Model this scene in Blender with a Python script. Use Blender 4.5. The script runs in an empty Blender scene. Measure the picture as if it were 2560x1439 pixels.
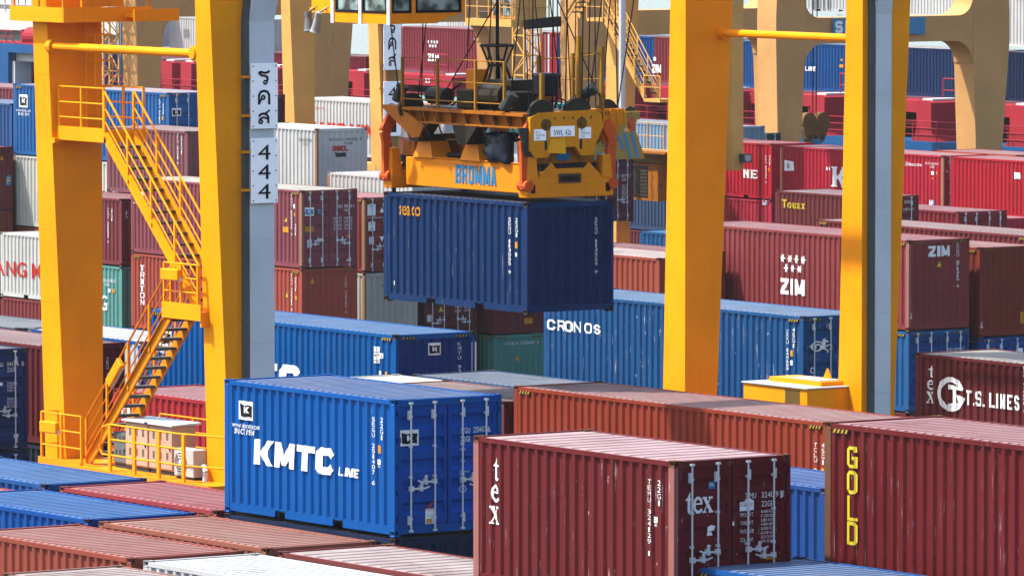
import bpy, bmesh, math, random
from mathutils import Vector, Matrix
import mathutils.geometry as mgeo
random.seed(7)
SC = bpy.context.scene
COL = SC.collection
PI = math.pi
# ------------------------------------------------------------------ camera
CH = 18.7                                   # camera height over the quay
FPX, PITCH, PSI = 17230.9, math.radians(3.7604), math.radians(34.1555)
CF = Vector((-math.cos(PSI)*math.cos(PITCH), math.sin(PSI)*math.cos(PITCH), -math.sin(PITCH)))
CU = Vector((-math.cos(PSI)*math.sin(PITCH), math.sin(PSI)*math.sin(PITCH), math.cos(PITCH)))
CR = Vector((math.sin(PSI), math.cos(PSI), 0))
CP = Vector((0, 0, CH))
cam = bpy.data.cameras.new('camera')
co = bpy.data.objects.new('camera', cam)
COL.objects.link(co)
co.matrix_world = Matrix(((CR.x, CU.x, -CF.x, 0), (CR.y, CU.y, -CF.y, 0), (CR.z, CU.z, -CF.z, CH), (0, 0, 0, 1)))
cam.sensor_width = 36.0
cam.lens = 36.0*FPX/2560
cam.clip_start, cam.clip_end = 5, 6000
SC.camera = co
def at(px, py, X=None, Y=None, Z=None, d=None):
    """world point where the ray of a photo pixel meets a plane"""
    D = CF + CR*((px-1280)/FPX) - CU*((py-719.5)/FPX)
    if X is not None: t = X/D.x
    elif Y is not None: t = Y/D.y
    elif Z is not None: t = (Z-CH)/D.z
    else: t = d
    return CP + D*t
def px_of(p):
    q = Vector(p)-CP; d = q.dot(CF)
    return 1280+FPX*q.dot(CR)/d, 719.5-FPX*q.dot(CU)/d, d
# ------------------------------------------------------------------ tagging
def tag(o, label, cat, group=None, kind=None):
    o['label'] = label
    o['category'] = cat
    if group: o['group'] = group
    if kind: o['kind'] = kind
    return o
def empty(name, loc, label, cat, group=None, parent=None):
    o = bpy.data.objects.new(name, None); COL.objects.link(o)
    o.location = loc; o.empty_display_size = .3
    if label: tag(o, label, cat, group)
    if parent: o.parent = parent
    return o
# ------------------------------------------------------------------ materials
def lin(c):
    return tuple(((v/255/12.92) if v/255 <= .04045 else ((v/255+.055)/1.055)**2.4) for v in c)
MATS = {}
GAIN = .57                                   # the photo is exposed bright: paints sit this much below their screen tones
def newmat(name):
    m = bpy.data.materials.new(name); m.use_nodes = True
    return m, m.node_tree.nodes, m.node_tree.links, m.node_tree.nodes['Principled BSDF']
def rgb(c): return (c[0], c[1], c[2], 1)
def paint(col, key=None, rough=.42, dirt=.35, rust=.0, scratch=0.0, scale=1.0, dust=None, metal=0, streak=.5, flat=False):
    """aged enamel: patchy tone, vertical runs of dirt, rust freckles, pale scratches"""
    col = tuple(min(.9, v*GAIN) for v in col)
    if dust: dust = tuple(v*GAIN for v in dust[:3])+(dust[3],)
    k = (tuple(round(v, 4) for v in col), rough, dirt, rust, scratch, scale, dust, metal, streak, flat)
    if k in MATS: return MATS[k]
    m, N, L, B = newmat(key or 'paint')
    tc = N.new('ShaderNodeTexCoord'); oi = N.new('ShaderNodeObjectInfo')
    sh = N.new('ShaderNodeVectorMath'); sh.operation = 'SCALE'; sh.inputs[3].default_value = 37
    cmb = N.new('ShaderNodeCombineXYZ')
    L.new(oi.outputs['Random'], cmb.inputs[0]); L.new(oi.outputs['Random'], cmb.inputs[2])
    L.new(cmb.outputs[0], sh.inputs[0])
    ad = N.new('ShaderNodeVectorMath'); ad.operation = 'ADD'
    L.new(tc.outputs['Object'], ad.inputs[0]); L.new(sh.outputs[0], ad.inputs[1])
    def noise(vec_scale, sc, det=4, rough_=.6):
        mp = N.new('ShaderNodeMapping'); mp.inputs['Scale'].default_value = vec_scale
        L.new(ad.outputs[0], mp.inputs[0])
        n = N.new('ShaderNodeTexNoise'); n.inputs['Scale'].default_value = sc*scale
        n.inputs['Detail'].default_value = det; n.inputs['Roughness'].default_value = rough_
        L.new(mp.outputs[0], n.inputs['Vector']); return n.outputs[0]
    def ramp(src, a, b):
        r = N.new('ShaderNodeMapRange'); r.inputs[1].default_value = a; r.inputs[2].default_value = b
        L.new(src, r.inputs[0]); return r.outputs[0]
    def mix(fac, a, b, blend='MIX'):
        x = N.new('ShaderNodeMix'); x.data_type = 'RGBA'; x.blend_type = blend
        for sock, v in ((0, fac), (6, a), (7, b)):
            if hasattr(v, 'links') or isinstance(v, bpy.types.NodeSocket): L.new(v, x.inputs[sock])
            else: x.inputs[sock].default_value = v if sock == 0 else rgb(v)
        return x.outputs[2]
    def mul(a, v):
        x = N.new('ShaderNodeMath'); x.operation = 'MULTIPLY'; L.new(a, x.inputs[0]); x.inputs[1].default_value = v
        return x.outputs[0]
    c = mix(ramp(noise((1, 1, 1), .55), .3, .72), tuple(v*.88 for v in col), tuple(min(1, v*1.1) for v in col))
    dk = tuple(v*.5+.003 for v in col)
    if dirt:
        sv = noise((3.2, 3.2, .22), 1.6, 5, .7)
        c = mix(mul(ramp(sv, .52, .78), dirt*streak), c, dk)
        c = mix(mul(ramp(noise((1, 1, 1), 2.3, 6, .75), .5, .8), dirt*.7), c, tuple(v*.62+.006 for v in col))
    if dust:
        c = mix(mul(ramp(noise((.35, .9, 1), .8, 6, .7), .25, .68), dust[3]), c, dust[:3])
        c = mix(mul(ramp(noise((1, 1, 1), .7, 6, .75), .56, .72), .65), c, tuple(v*.45 for v in col))
    if rust:
        c = mix(mul(ramp(noise((2, 2, .8), 2.6, 8, .8), .62-.1*rust, .72-.06*rust), min(1, rust)), c, (.12, .045, .018))
    if scratch:
        sc_ = noise((9, 9, .42), 2.9, 4, .6)
        br = noise((.8, .8, .9), 1.1, 5, .75)
        mm = N.new('ShaderNodeMath'); mm.operation = 'MULTIPLY'
        L.new(ramp(sc_, .635, .69), mm.inputs[0]); L.new(ramp(br, .47, .58), mm.inputs[1])
        c = mix(mul(mm.outputs[0], scratch), c, (.38, .35, .34))
    if scratch > .7:                             # chipped flecks
        c = mix(mul(ramp(noise((2.2, 2.2, 1.2), 3.6, 3, .6), .70, .735), .8), c, (.34, .35, .36))
    if scratch:                                  # scuffed bands where neighbours have rubbed
        c = mix(mul(ramp(noise((.6, .6, 2.2), 1.3, 7, .8), .60, .74), min(1, scratch)*.35), c, tuple(v*.8+.03 for v in col))
    L.new(c, B.inputs['Base Color'])
    rr = ramp(noise((1, 1, 1), 1.4, 4), .3, .7)
    mr = N.new('ShaderNodeMapRange'); mr.inputs[3].default_value = max(.05, rough-.1); mr.inputs[4].default_value = min(1, rough+.18)
    L.new(rr, mr.inputs[0]); L.new(mr.outputs[0], B.inputs['Roughness'])
    B.inputs['Metallic'].default_value = metal
    B.inputs['Specular IOR Level'].default_value = .09
    if not flat:
        bp = N.new('ShaderNodeBump'); bp.inputs['Strength'].default_value = .12; bp.inputs['Distance'].default_value = .02
        L.new(noise((1, 1, 1), 1.1, 3), bp.inputs['Height']); L.new(bp.outputs[0], B.inputs['Normal'])
    MATS[k] = m
    return m
KS = 1.3     # how bright a sunlit upright face of albedo 1 reads
def alb(c, k=KS): return tuple(min(.85, v/k) for v in lin(c))
def P(c, k=KS, **kw): return paint(alb(c, k), **kw)
YEL = paint((1.26, .43, .0), 'yellow enamel', rough=.42, dirt=.2, scratch=.15, rust=.04, streak=1)
YELD = paint((1.1, .35, .006), 'worn yellow enamel', rough=.45, dirt=.45, rust=.35, scratch=.3)
ORG = paint((1.0, .33, .006), 'orange yellow enamel', rough=.4, dirt=.6, rust=.3)
ORGD = paint((.50, .165, .010), 'oily orange enamel', rough=.5, dirt=1, rust=1)
TAN = paint((.86, .46, .12), 'faded ochre enamel', rough=.5, dirt=.3, rust=.15)
BRN = paint((.44, .21, .07), 'brown ochre enamel', rough=.55, dirt=.3, rust=.2)
GREYT = paint((.80, .87, .92), 'blue grey paint', rough=.5, dirt=.25)
DKGREY = paint((.06, .065, .065), 'dark grey metal', rough=.6, dirt=.4)
BLACK = paint((.012, .012, .014), 'black rubber grease and gap shade', rough=.6, dirt=.3)
GREASE = paint((.04, .034, .024), 'oily dark steel', rough=.45, dirt=.7, rust=.4)
STEEL = paint((.75, .82, .88), 'galvanised steel', rough=.4, dirt=.4, metal=.15)
TREAD = paint((.13, .135, .13), 'grey tread plate', rough=.6, dirt=.5)
WHITE = paint((1.6, 1.62, 1.62), 'white sign paint', rough=.45, dirt=.15)
LETW = paint((1.08, 1.1, 1.12), 'white lettering', rough=.5, dirt=.12, scratch=0, flat=True)
LETB = paint((.012, .013, .02), 'black lettering', rough=.5, dirt=0, flat=True)
LETN = paint((.03, .25, .52), 'blue lettering', rough=.5, dirt=.2, flat=True)
LETY = paint((.80, .62, .04), 'yellow lettering', rough=.5, dirt=.2, flat=True)
HAZY = paint((.46, .33, .04), 'hazard yellow', rough=.6, dirt=.8, flat=True)
LETO = paint((.80, .36, .02), 'orange lettering', rough=.5, dirt=.2, flat=True)
LETR = paint((.62, .035, .03), 'red lettering', rough=.5, dirt=.1, flat=True)
LETC = paint((.06, .30, .52), 'sky blue lettering', rough=.5, dirt=.1, flat=True)
RUSTM = paint((.15, .065, .03), 'rusted steel', rough=.8, dirt=.6, rust=.8)
REDL = paint((.80, .12, .02), 'red orange paint', rough=.5, dirt=.5, rust=.3)
def glass_mat():
    m, N, L, B = newmat('cab glass')
    B.inputs['Base Color'].default_value = (.05, .09, .09, 1); B.inputs['Roughness'].default_value = .06
    B.inputs['Specular IOR Level'].default_value = .8
    tc = N.new('ShaderNodeTexCoord'); n = N.new('ShaderNodeTexNoise'); n.inputs['Scale'].default_value = 2.5
    r = N.new('ShaderNodeValToRGB'); r.color_ramp.elements[0].color = (.02, .035, .04, 1); r.color_ramp.elements[1].color = (.22, .33, .33, 1)
    r.color_ramp.elements[0].position = .42; r.color_ramp.elements[1].position = .62
    L.new(tc.outputs['Object'], n.inputs['Vector']); L.new(n.outputs[0], r.inputs[0]); L.new(r.outputs[0], B.inputs['Base Color'])
    return m
GLASS = glass_mat()
# ------------------------------------------------------------------ mesh builder
class MB:
    def __init__(s): s.v, s.f, s.m = [], [], []
    def face(s, pts, mi=0):
        b = len(s.v); s.v += [tuple(p) for p in pts]; s.f.append(tuple(range(b, b+len(pts)))); s.m.append(mi)
    def hexa(s, p, mi=0):
        """p: 4 bottom points (counter clockwise from above) + 4 top"""
        b = len(s.v); s.v += [tuple(q) for q in p]
        for q in ((3, 2, 1, 0), (4, 5, 6, 7), (0, 1, 5, 4), (1, 2, 6, 5), (2, 3, 7, 6), (3, 0, 4, 7)):
            s.f.append(tuple(b+i for i in q)); s.m.append(mi)
        return s
    def box(s, x0, x1, y0, y1, z0, z1, mi=0):
        return s.hexa([(x0, y0, z0), (x1, y0, z0), (x1, y1, z0), (x0, y1, z0), (x0, y0, z1), (x1, y0, z1), (x1, y1, z1), (x0, y1, z1)], mi)
    def bar(s, a, b, w, h=None, mi=0, up=(0, 0, 1)):
        a, b = Vector(a), Vector(b); h = h or w; d = (b-a).normalized(); u = Vector(up)
        if abs(d.dot(u)) > .98: u = Vector((0, 1, 0))
        r = d.cross(u).normalized()*(w/2); t = r.cross(d).normalized()*(h/2)
        return s.hexa([a-r-t, a+r-t, b+r-t, b-r-t, a-r+t, a+r+t, b+r+t, b-r+t], mi)
    def cyl(s, a, b, r, n=8, mi=0, r2=None, caps=True):
        a, b = Vector(a), Vector(b); d = (b-a).normalized()
        u = Vector((0, 0, 1)) if abs(d.z) < .9 else Vector((1, 0, 0))
        x = d.cross(u).normalized(); y = d.cross(x); r2 = r if r2 is None else r2; k = len(s.v)
        for i in range(n):
            c = x*math.cos(2*PI*i/n)+y*math.sin(2*PI*i/n)
            s.v += [tuple(a+c*r), tuple(b+c*r2)]
        for i in range(n):
            j = (i+1) % n
            s.f.append((k+2*i, k+2*j, k+2*j+1, k+2*i+1)); s.m.append(mi)
        if caps:
            s.f.append(tuple(k+2*i for i in range(n))[::-1]); s.m.append(mi)
            s.f.append(tuple(k+2*i+1 for i in range(n))); s.m.append(mi)
        return s
    def tube(s, pts, r, n=6, mi=0):
        for a, b in zip(pts, pts[1:]): s.cyl(a, b, r, n, mi)
        return s
    def prism(s, poly, ext, mi=0):
        """extrude a planar polygon (3D points) along ext"""
        e = Vector(ext); b = len(s.v); n = len(poly)
        s.v += [tuple(p) for p in poly]+[tuple(Vector(p)+e) for p in poly]
        s.f.append(tuple(b+i for i in range(n))[::-1]); s.m.append(mi)
        s.f.append(tuple(b+n+i for i in range(n))); s.m.append(mi)
        for i in range(n):
            j = (i+1) % n
            s.f.append((b+i, b+j, b+n+j, b+n+i)); s.m.append(mi)
        return s
    def mesh(s, name):
        me = bpy.data.meshes.new(name); me.from_pydata(s.v, [], s.f)
        me.polygons.foreach_set('material_index', s.m)
        me.update(); bm = bmesh.new(); bm.from_mesh(me)
        bmesh.ops.recalc_face_normals(bm, faces=bm.faces); bm.to_mesh(me); bm.free()
        return me
    def build(s, name, mats, parent=None, loc=None, bevel=0):
        me = s.mesh(name)
        for m in (mats if isinstance(mats, (list, tuple)) else [mats]): me.materials.append(m)
        o = bpy.data.objects.new(name, me); COL.objects.link(o)
        if loc: o.location = loc
        if parent: o.parent = parent
        if bevel:
            b = o.modifiers.new('b', 'BEVEL'); b.width = bevel; b.segments = 1; b.limit_method = 'ANGLE'
        return o
def put(me, name, parent, mats=None, loc=(0, 0, 0), scale=None, rot=None):
    o = bpy.data.objects.new(name, me); COL.objects.link(o); o.parent = parent; o.location = loc
    if scale: o.scale = scale
    if rot: o.rotation_euler = rot
    if mats:
        for i, m in enumerate(mats):
            if m is None: continue
            o.material_slots[i].link = 'OBJECT'; o.material_slots[i].material = m
    return o
# ------------------------------------------------------------------ glyphs
GL = {}
def load_glyphs():
    todo = []
    for off in (0, .012):
        for ch in 'ABCDEFGHIJKLMNOPQRSTUVWXYZabcdefghijklmnopqrstuvwxyz0123456789.-รคส':
            c = bpy.data.curves.new('g', 'FONT'); c.body = ch; c.offset = off; c.resolution_u = 3
            o = bpy.data.objects.new('g', c); COL.objects.link(o); todo.append((ch, off > 0, o))
    bpy.context.view_layer.update(); dg = bpy.context.evaluated_depsgraph_get()
    for ch, b, o in todo:
        me = bpy.data.meshes.new_from_object(o.evaluated_get(dg))
        vs = [(v.co.x, v.co.y) for v in me.vertices]
        GL[(ch, b)] = (vs, [tuple(p.vertices) for p in me.polygons]); bpy.data.meshes.remove(me)
    for ch, b, o in todo:
        c = o.data; bpy.data.objects.remove(o); bpy.data.curves.remove(c)
load_glyphs()
def glyph_polys(s, bold=False, gap=.10, shear=0):
    """list of polygons for a line of text, cap height about .7"""
    out, x = [], 0
    for ch in s:
        if ch == ' ': x += .3; continue
        vs, fs = GL[(ch, bold)]
        x0 = min(v[0] for v in vs); x1 = max(v[0] for v in vs)
        for f in fs: out.append([(vs[i][0]-x0+x+shear*vs[i][1], vs[i][1]) for i in f])
        x += x1-x0+gap
    return out
def stroke(path, t, closed=False):
    """mitred quads along a polyline"""
    n = len(path); P2 = [Vector(p) for p in path]; L_, R_ = [], []
    for i in range(n):
        a = P2[i-1] if (i > 0 or closed) else None; b = P2[(i+1) % n] if (i < n-1 or closed) else None
        d1 = (P2[i]-a).normalized() if a is not None else None; d2 = (b-P2[i]).normalized() if b is not None else None
        if d1 is None: d1 = d2
        if d2 is None: d2 = d1
        n1 = Vector((-d1.y, d1.x)); n2 = Vector((-d2.y, d2.x)); m = (n1+n2)
        m = m.normalized() if m.length > 1e-6 else n1
        k = t/2/max(.35, m.dot(n1)); L_.append(P2[i]+m*k); R_.append(P2[i]-m*k)
    out = []
    for i in range(n if closed else n-1):
        j = (i+1) % n
        out.append([tuple(R_[i]), tuple(R_[j]), tuple(L_[j]), tuple(L_[i])])
    return out
def block_letter(ch, w, t, th=None, serif=0):
    """heavy sign-painter's capital in a box w wide and 1 tall; t stem, th bar thickness"""
    th = th or t; a, b = t/2, th/2; o = []
    def rect(x0, x1, y0, y1): o.append([(x0, y0), (x1, y0), (x1, y1), (x0, y1)])
    def dg(x0, y0, x1, y1, k=1.0): q = t*k; o.append([(x0, y0), (x0+q, y0), (x1+q, y1), (x1, y1)])
    cut = min(w, 1)*.28
    octa = [(a, cut), (cut, b), (w-cut, b), (w-a, cut), (w-a, 1-cut), (w-cut, 1-b), (cut, 1-b), (a, 1-cut)]
    if ch == 'I': rect(0, t, 0, 1)
    elif ch == 'L': rect(0, t, 0, 1); rect(t, w, 0, th)
    elif ch == 'T': rect(0, w, 1-th, 1); rect(w/2-a, w/2+a, 0, 1-th)
    elif ch == 'E': rect(0, t, 0, 1); rect(t, w, 0, th); rect(t, w*.86, .5-b, .5+b); rect(t, w, 1-th, 1)
    elif ch == 'N': rect(0, t, 0, 1); rect(w-t, w, 0, 1); dg(w-t*1.05, 0, 0, 1, 1.05)
    elif ch == 'M': rect(0, t, 0, 1); rect(w-t, w, 0, 1); dg(w/2-a, .1, t*.1, 1, .9); dg(w/2-a, .1, w-t, 1, .9)
    elif ch == 'K': rect(0, t, 0, 1); dg(t*.9, .4, w-t*1.1, 1, 1.1); dg(w-t*1.15, 0, t*.9, .55, 1.15)
    elif ch == 'Z': rect(0, w, 0, th); rect(0, w, 1-th, 1); dg(0, th, w-t*1.25, 1-th, 1.25)
    elif ch == 'A': dg(0, 0, w/2-a, 1); dg(w-t, 0, w/2-a, 1); rect(w*.22, w*.78, .2, .2+th*.8)
    elif ch == 'Y': dg(w/2-a, .42, 0, 1); dg(w/2-a, .42, w-t, 1); rect(w/2-a, w/2+a, 0, .46)
    elif ch == 'O': o += stroke(octa, t, True)
    elif ch == 'D': o += stroke([(a, b), (w-cut, b), (w-a, cut), (w-a, 1-cut), (w-cut, 1-b), (a, 1-b)], t, True)
    elif ch == 'C': o += stroke([(w-a*.6, .3), (w-cut, b), (cut, b), (a, cut), (a, 1-cut), (cut, 1-b), (w-cut, 1-b), (w-a*.6, .7)], t)
    elif ch == 'G': o += stroke([(w*.55, .46), (w-a, .46), (w-a, b), (cut, b), (a, cut), (a, 1-cut), (cut, 1-b), (w-cut*.6, 1-b), (w-a, .74)], t)
    elif ch == 'S': o += stroke([(a*.6, .27), (cut, b), (w-cut, b), (w-a, cut*.9), (w-a, .4), (w-cut, .5), (cut, .5), (a, .6), (a, 1-cut*.9), (cut, 1-b), (w-cut, 1-b), (w-a*.6, .73)], t)
    elif ch == 'B': o += stroke([(a, b), (w-cut, b), (w-a, cut*.8), (w-a, .4), (w-cut, .5), (w-a, .62), (w-a, 1-cut*.8), (w-cut, 1-b), (a, 1-b)], t, True); rect(t, w-cut, .5-b*.8, .5+b*.8)
    elif ch == 'R': o += stroke([(a, 0), (a, 1-b), (w-cut, 1-b), (w-a, 1-cut*.8), (w-a, .6), (w-cut, .47), (t, .47)], t); dg(w-t, 0, w*.4, .47)
    elif ch == '.': rect(0, t, 0, th)
    if serif:
        e = serif
        for x in {'I': [0], 'T': [w/2-a], 'N': [0, w-t], 'K': [0], 'L': [0], 'E': [0], 'R': [0], 'M': [0, w-t]}.get(ch, []):
            rect(x-e, x+t+e, 0, .07); rect(x-e, x+t+e, .93, 1)
        if ch in 'K': rect(w-t*1.1-e, w+e, .93, 1); rect(w-t*1.15-e, w+e, 0, .07)
        if ch in 'ET': rect(w-.07, w, .72, 1)
        if ch in 'EL': rect(w-.07, w, 0, .28)
        if ch == 'T': rect(0, .07, .72, 1)
    return o
def block_text(s, w=.62, t=.24, th=None, gap=.1, shear=0, serif=0, ws=None):
    out, x = [], 0
    for i, ch in enumerate(s):
        if ch == ' ': x += .35; continue
        ww = t if ch in 'I.' else (w*1.25 if ch == 'M' else w)
        if ws and ch in ws: ww = ws[ch]
        for p in block_letter(ch, ww, t, th, serif): out.append([(q[0]+x+shear*q[1], q[1]) for q in p])
        x += ww+gap
    return out
# roman lower case t, e, x for the one-word mark
def roman(ch):
    if ch == 't':
        return [[(.22, .1), (.46, .12), (.46, .62), (.22, .62)], [(.22, .62), (.46, .62), (.46, 1), (.40, 1), (.22, .76)], [(.02, .62), (.22, .62), (.22, .76), (.02, .66)], [(.46, .62), (.70, .62), (.70, .70), (.46, .70)],
                [(.22, .1), (.30, 0), (.52, -.01), (.46, .12)], [(.46, .12), (.52, -.01), (.70, .08), (.66, .13)]]
    if ch == 'e':
        o = stroke([(.66, .16), (.50, .05), (.30, .05), (.14, .18), (.10, .36), (.14, .54), (.30, .66), (.44, .66), (.58, .56), (.60, .40)], .13)
        o += [[(.08, .2), (.2, .12), (.2, .6), (.08, .5)], [(.12, .37), (.66, .37), (.66, .44), (.12, .44)], [(.56, .44), (.66, .44), (.62, .58), (.54, .58)]]
        return o
    if ch == 'x':
        return [[(.50, .04), (.72, .04), (.26, .66), (.04, .66)], [(.06, .04), (.14, .04), (.62, .66), (.54, .66)],
                [(0, .62), (.32, .62), (.32, .70), (0, .70)], [(.44, .62), (.72, .62), (.72, .70), (.44, .70)],
                [(-.02, 0), (.26, 0), (.26, .07), (-.02, .07)], [(.44, 0), (.78, 0), (.78, .07), (.44, .07)]]
def star6(cx, cy, r):
    o = []
    for k in range(6):
        a = PI/6+k*PI/3; b = a+PI/3
        A = (cx+r*.5*math.cos(a), cy+r*.5*math.sin(a)); B = (cx+r*.5*math.cos(b), cy+r*.5*math.sin(b)); T = (cx+r*math.cos((a+b)/2), cy+r*math.sin((a+b)/2))
        o += [[(cx, cy), A, B], [A, T, B]]
    return o
def disc(cx, cy, rx, ry, n=20):
    return [[(cx+rx*math.cos(2*PI*i/n), cy+ry*math.sin(2*PI*i/n)) for i in range(n)]]
FLAG = [[(.1, .18), (.16, .5), (.1, .88), (.02, .92), (.06, .2)], [(.1, .18), (.36, .14), (.36, .8), (.1, .88), (.16, .5)], [(.36, .14), (.62, .22), (.62, .86), (.36, .8)], [(.62, .22), (.94, .14), (.9, .5), (.96, .8), (.62, .86)]]
# ------------------------------------------------------------------ containers
W = 2.438
MESHC = {}
def side_breaks(L):
    """corrugation of a long wall: (x, depth) from x=-L+.16 to -.16"""
    n = round((L-.36)/.278); p = (L-.36)/n; x = -L+.18; out = [(-L+.1, .012), (x, .012)]
    for i in range(n):
        out += [(x+p*.27, .012), (x+p*.45, .056), (x+p*.76, .056), (x+p*.97, .012)]; x += p
    out[-1] = (-.18, .012); out.append((-.1, .012))
    return out
def end_breaks():
    n = 8; p = (W-.26)/n; y = .13; out = [(.08, .014), (y, .014)]
    for i in range(n):
        out += [(y+p*.30, .014), (y+p*.46, .056), (y+p*.80, .056), (y+p*.96, .014)]; y += p
    out.append((W-.08, .014))
    return out
def interp(bk, x):
    if x <= bk[0][0]: return bk[0][1]
    for (a, va), (b, vb) in zip(bk, bk[1:]):
        if x <= b: return va+(vb-va)*(x-a)/max(1e-9, b-a)
    return bk[-1][1]
def cmesh(kind, L, H):
    k = (kind, L, H); wide = kind == 'roofwide'
    if wide: kind = 'roof'
    if k in MESHC: return MESHC[k]
    mb = MB(); nm = 1
    if kind == 'frame':
        for x in (-.16, -L):
            for y in (.004, W-.084): mb.box(x+.002, x+.158, y, y+.08, .118, H-.118)
        for y0, y1 in ((.006, .07), (W-.07, W-.006)):
            mb.box(-L+.16, -.16, y0, y1, H-.10, H-.02)
            pk = [-L/2-1.03, -L/2+1.03] if L < 7 else []
            xs = -L+.16
            for c in pk:
                mb.box(xs, c-.18, y0+.012, y1, .04, .20); mb.box(c-.18, c+.18, y0+.012, y1, .165, .20); xs = c+.18
            mb.box(xs, -.16, y0+.012, y1, .04, .20)
        for x0, x1 in ((-.075, -.006), (-L+.006, -L+.075)):
            mb.box(x0, x1, .084, W-.084, H-.14, H-.012); mb.box(x0, x1, .084, W-.084, .05, .2)
        mb.box(-L+.16, -.16, .075, W-.075, .13, .165, 1)
        for i in range(int(L/1.2)):
            mb.box(-L+.6+i*1.2, -L+.68+i*1.2, .075, W-.075, .045, .13, 1)
        nm = 2
    elif kind == 'side':
        bk = side_breaks(L)
        for (a, da), (b, db) in zip(bk, bk[1:]): mb.face([(a, da, .18), (b, db, .18), (b, db, H-.07), (a, da, H-.07)])
    elif kind == 'roof':
        n = round((L-.5)/(.43 if wide else .255)); p = (L-.5)/n; x = -L+.25; bk = [(-L+.05, 0), (x, 0)]
        for i in range(n): bk += [(x+p*.22, 0), (x+p*.32, .019), (x+p*.95, .019), (x+p*.985, 0)]; x += p
        bk.append((-.05, 0)); z0 = H-.036
        for (a, da), (b, db) in zip(bk, bk[1:]):
            for y0, y1, k0, k1 in ((.05, .13, 0, 0), (.13, .19, 0, 1), (.19, W-.19, 1, 1), (W-.19, W-.13, 1, 0), (W-.13, W-.05, 0, 0)):
                mb.face([(a, y0, z0+da*k0), (b, y0, z0+db*k0), (b, y1, z0+db*k1), (a, y1, z0+da*k1)])
    elif kind == 'end':
        bk = end_breaks()
        for (a, da), (b, db) in zip(bk, bk[1:]): mb.face([(-da, a, .18), (-db, b, .18), (-db, b, H-.12), (-da, a, H-.12)])
    elif kind == 'backend':
        bk = end_breaks()
        for (a, da), (b, db) in zip(bk, bk[1:]): mb.face([(-L+da, a, .18), (-L+db, b, .18), (-L+db, b, H-.12), (-L+da, a, H-.12)])
    elif kind == 'door':                          # one leaf, hinged at y=0, W/2-.1 wide
        w = W/2-.105; z0, z1 = .21, H-.15; x = -.028
        nr = 5; m = .09; hz = (z1-z0-.2)/nr
        zs = [(z0, 0), (z0+.12, 0)]
        for i in range(nr):
            b = z0+.1+i*hz; zs += [(b+hz*.22, 0), (b+hz*.36, .036), (b+hz*.68, .036), (b+hz*.82, 0)]
        zs.append((z1, 0))
        for (a, da), (b, db) in zip(zs, zs[1:]):
            mb.face([(x-da, m, a), (x-da, w-m, a), (x-db, w-m, b), (x-db, m, b)])
        mb.box(x-.04, x+.001, 0, m, z0, z1); mb.box(x-.04, x+.001, w-m, w, z0, z1)
        for i in range(5):
            zz = z0+.12+i*(z1-z0-.24)/4
            mb.box(x, x+.026, -.06, .05, zz-.05, zz+.05)
    elif kind == 'gasket':
        mb.box(-.05, -.033, .085, W-.085, .2, .222); mb.box(-.05, -.033, .085, W-.085, H-.165, H-.14)
        mb.box(-.045, -.022, W/2-.012, W/2+.012, .2, H-.14)
        mb.box(-.05, -.03, .085, .1, .2, H-.14); mb.box(-.05, -.03, W-.1, W-.085, .2, H-.14)
    elif kind == 'bar':
        mb.cyl((.02, 0, .09), (.02, 0, H-.06), .017, 8)
        for z in (.33, 1.12, H-.9, H-.33): mb.box(-.03, .036, -.026, .026, z-.022, z+.022)
        for z in (.30, H-.30): mb.box(-.03, .022, -.055, -.014, z-.085, z+.085)
        for z in (.1, H-.08): mb.box(-.03, .04, -.04, .04, z-.018, z+.018)
    elif kind == 'handle':
        mb.bar((.045, 0, 0), (.045, .32, .0), .018, .034); mb.bar((.045, .3, 0), (.045, .4, .03), .016, .028)
        mb.box(-.03, .06, .19, .25, -.05, .05); mb.cyl((.03, .22, .04), (.06, .22, .12), .03, 8); mb.box(-.02, .05, -.03, .05, -.045, .045)
    elif kind == 'cast':
        bm = bmesh.new(); bmesh.ops.create_cube(bm, size=1)
        bmesh.ops.scale(bm, vec=(.178, .162, .118), verts=bm.verts)
        bmesh.ops.bevel(bm, geom=bm.edges[:], offset=.008, segments=1, affect='EDGES')
        fs = [f for f in bm.faces if f.calc_area() > .012]
        for f in fs:
            bmesh.ops.inset_individual(bm, faces=[f], thickness=.038, depth=0)
            c = f.calc_center_median(); nrm = f.normal.copy(); e = Vector((0, 0, 1)) if abs(nrm.z) < .5 else Vector((1, 0, 0))
            for v in f.verts:
                q = v.co-c; s_ = nrm.cross(e); v.co = c+e*q.dot(e)+s_*q.dot(s_)*.62-nrm*.03
            f.material_index = 1  # hole floors coloured black to stand for the shade inside
        me = bpy.data.meshes.new('corner_casting'); bm.to_mesh(me); bm.free()
        me.materials.append(BLACK); me.materials.append(BLACK); MESHC[k] = me; return me
    elif kind == 'hazard':                        # yellow and black strips on the end header
        for y0, y1 in ((.2, .62), (W-.62, W-.2)):
            mb.box(-.01, .001, y0, y1, H-.13, H-.075, 0)
            q = (y1-y0)/4
            for i in range(4): mb.prism([(.0015, y0+q*i, H-.13), (.0015, y0+q*(i+.4), H-.13), (.0015, y0+q*(i+.75), H-.075), (.0015, y0+q*(i+.35), H-.075)], (.002, 0, 0), 1)
        nm = 2
    elif kind == 'hazardside':
        for x0, x1 in ((-L+.22, -L+.66), (-.66, -.22)):
            mb.box(x0, x1, .002, .01, H-.17, H-.1, 0); q = (x1-x0)/4
            for i in range(4): mb.prism([(x0+q*i, .0015, H-.17), (x0+q*(i+.5), .0015, H-.17), (x0+q*(i+.9), .0015, H-.1), (x0+q*(i+.4), .0015, H-.1)], (0, -.002, 0), 1)
        nm = 2
    me = mb.mesh(kind)
    for i in range(nm): me.materials.append(BLACK)
    MESHC[k] = me
    return me
CONT = {}
STACKBASE = []
class Cont: pass
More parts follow.
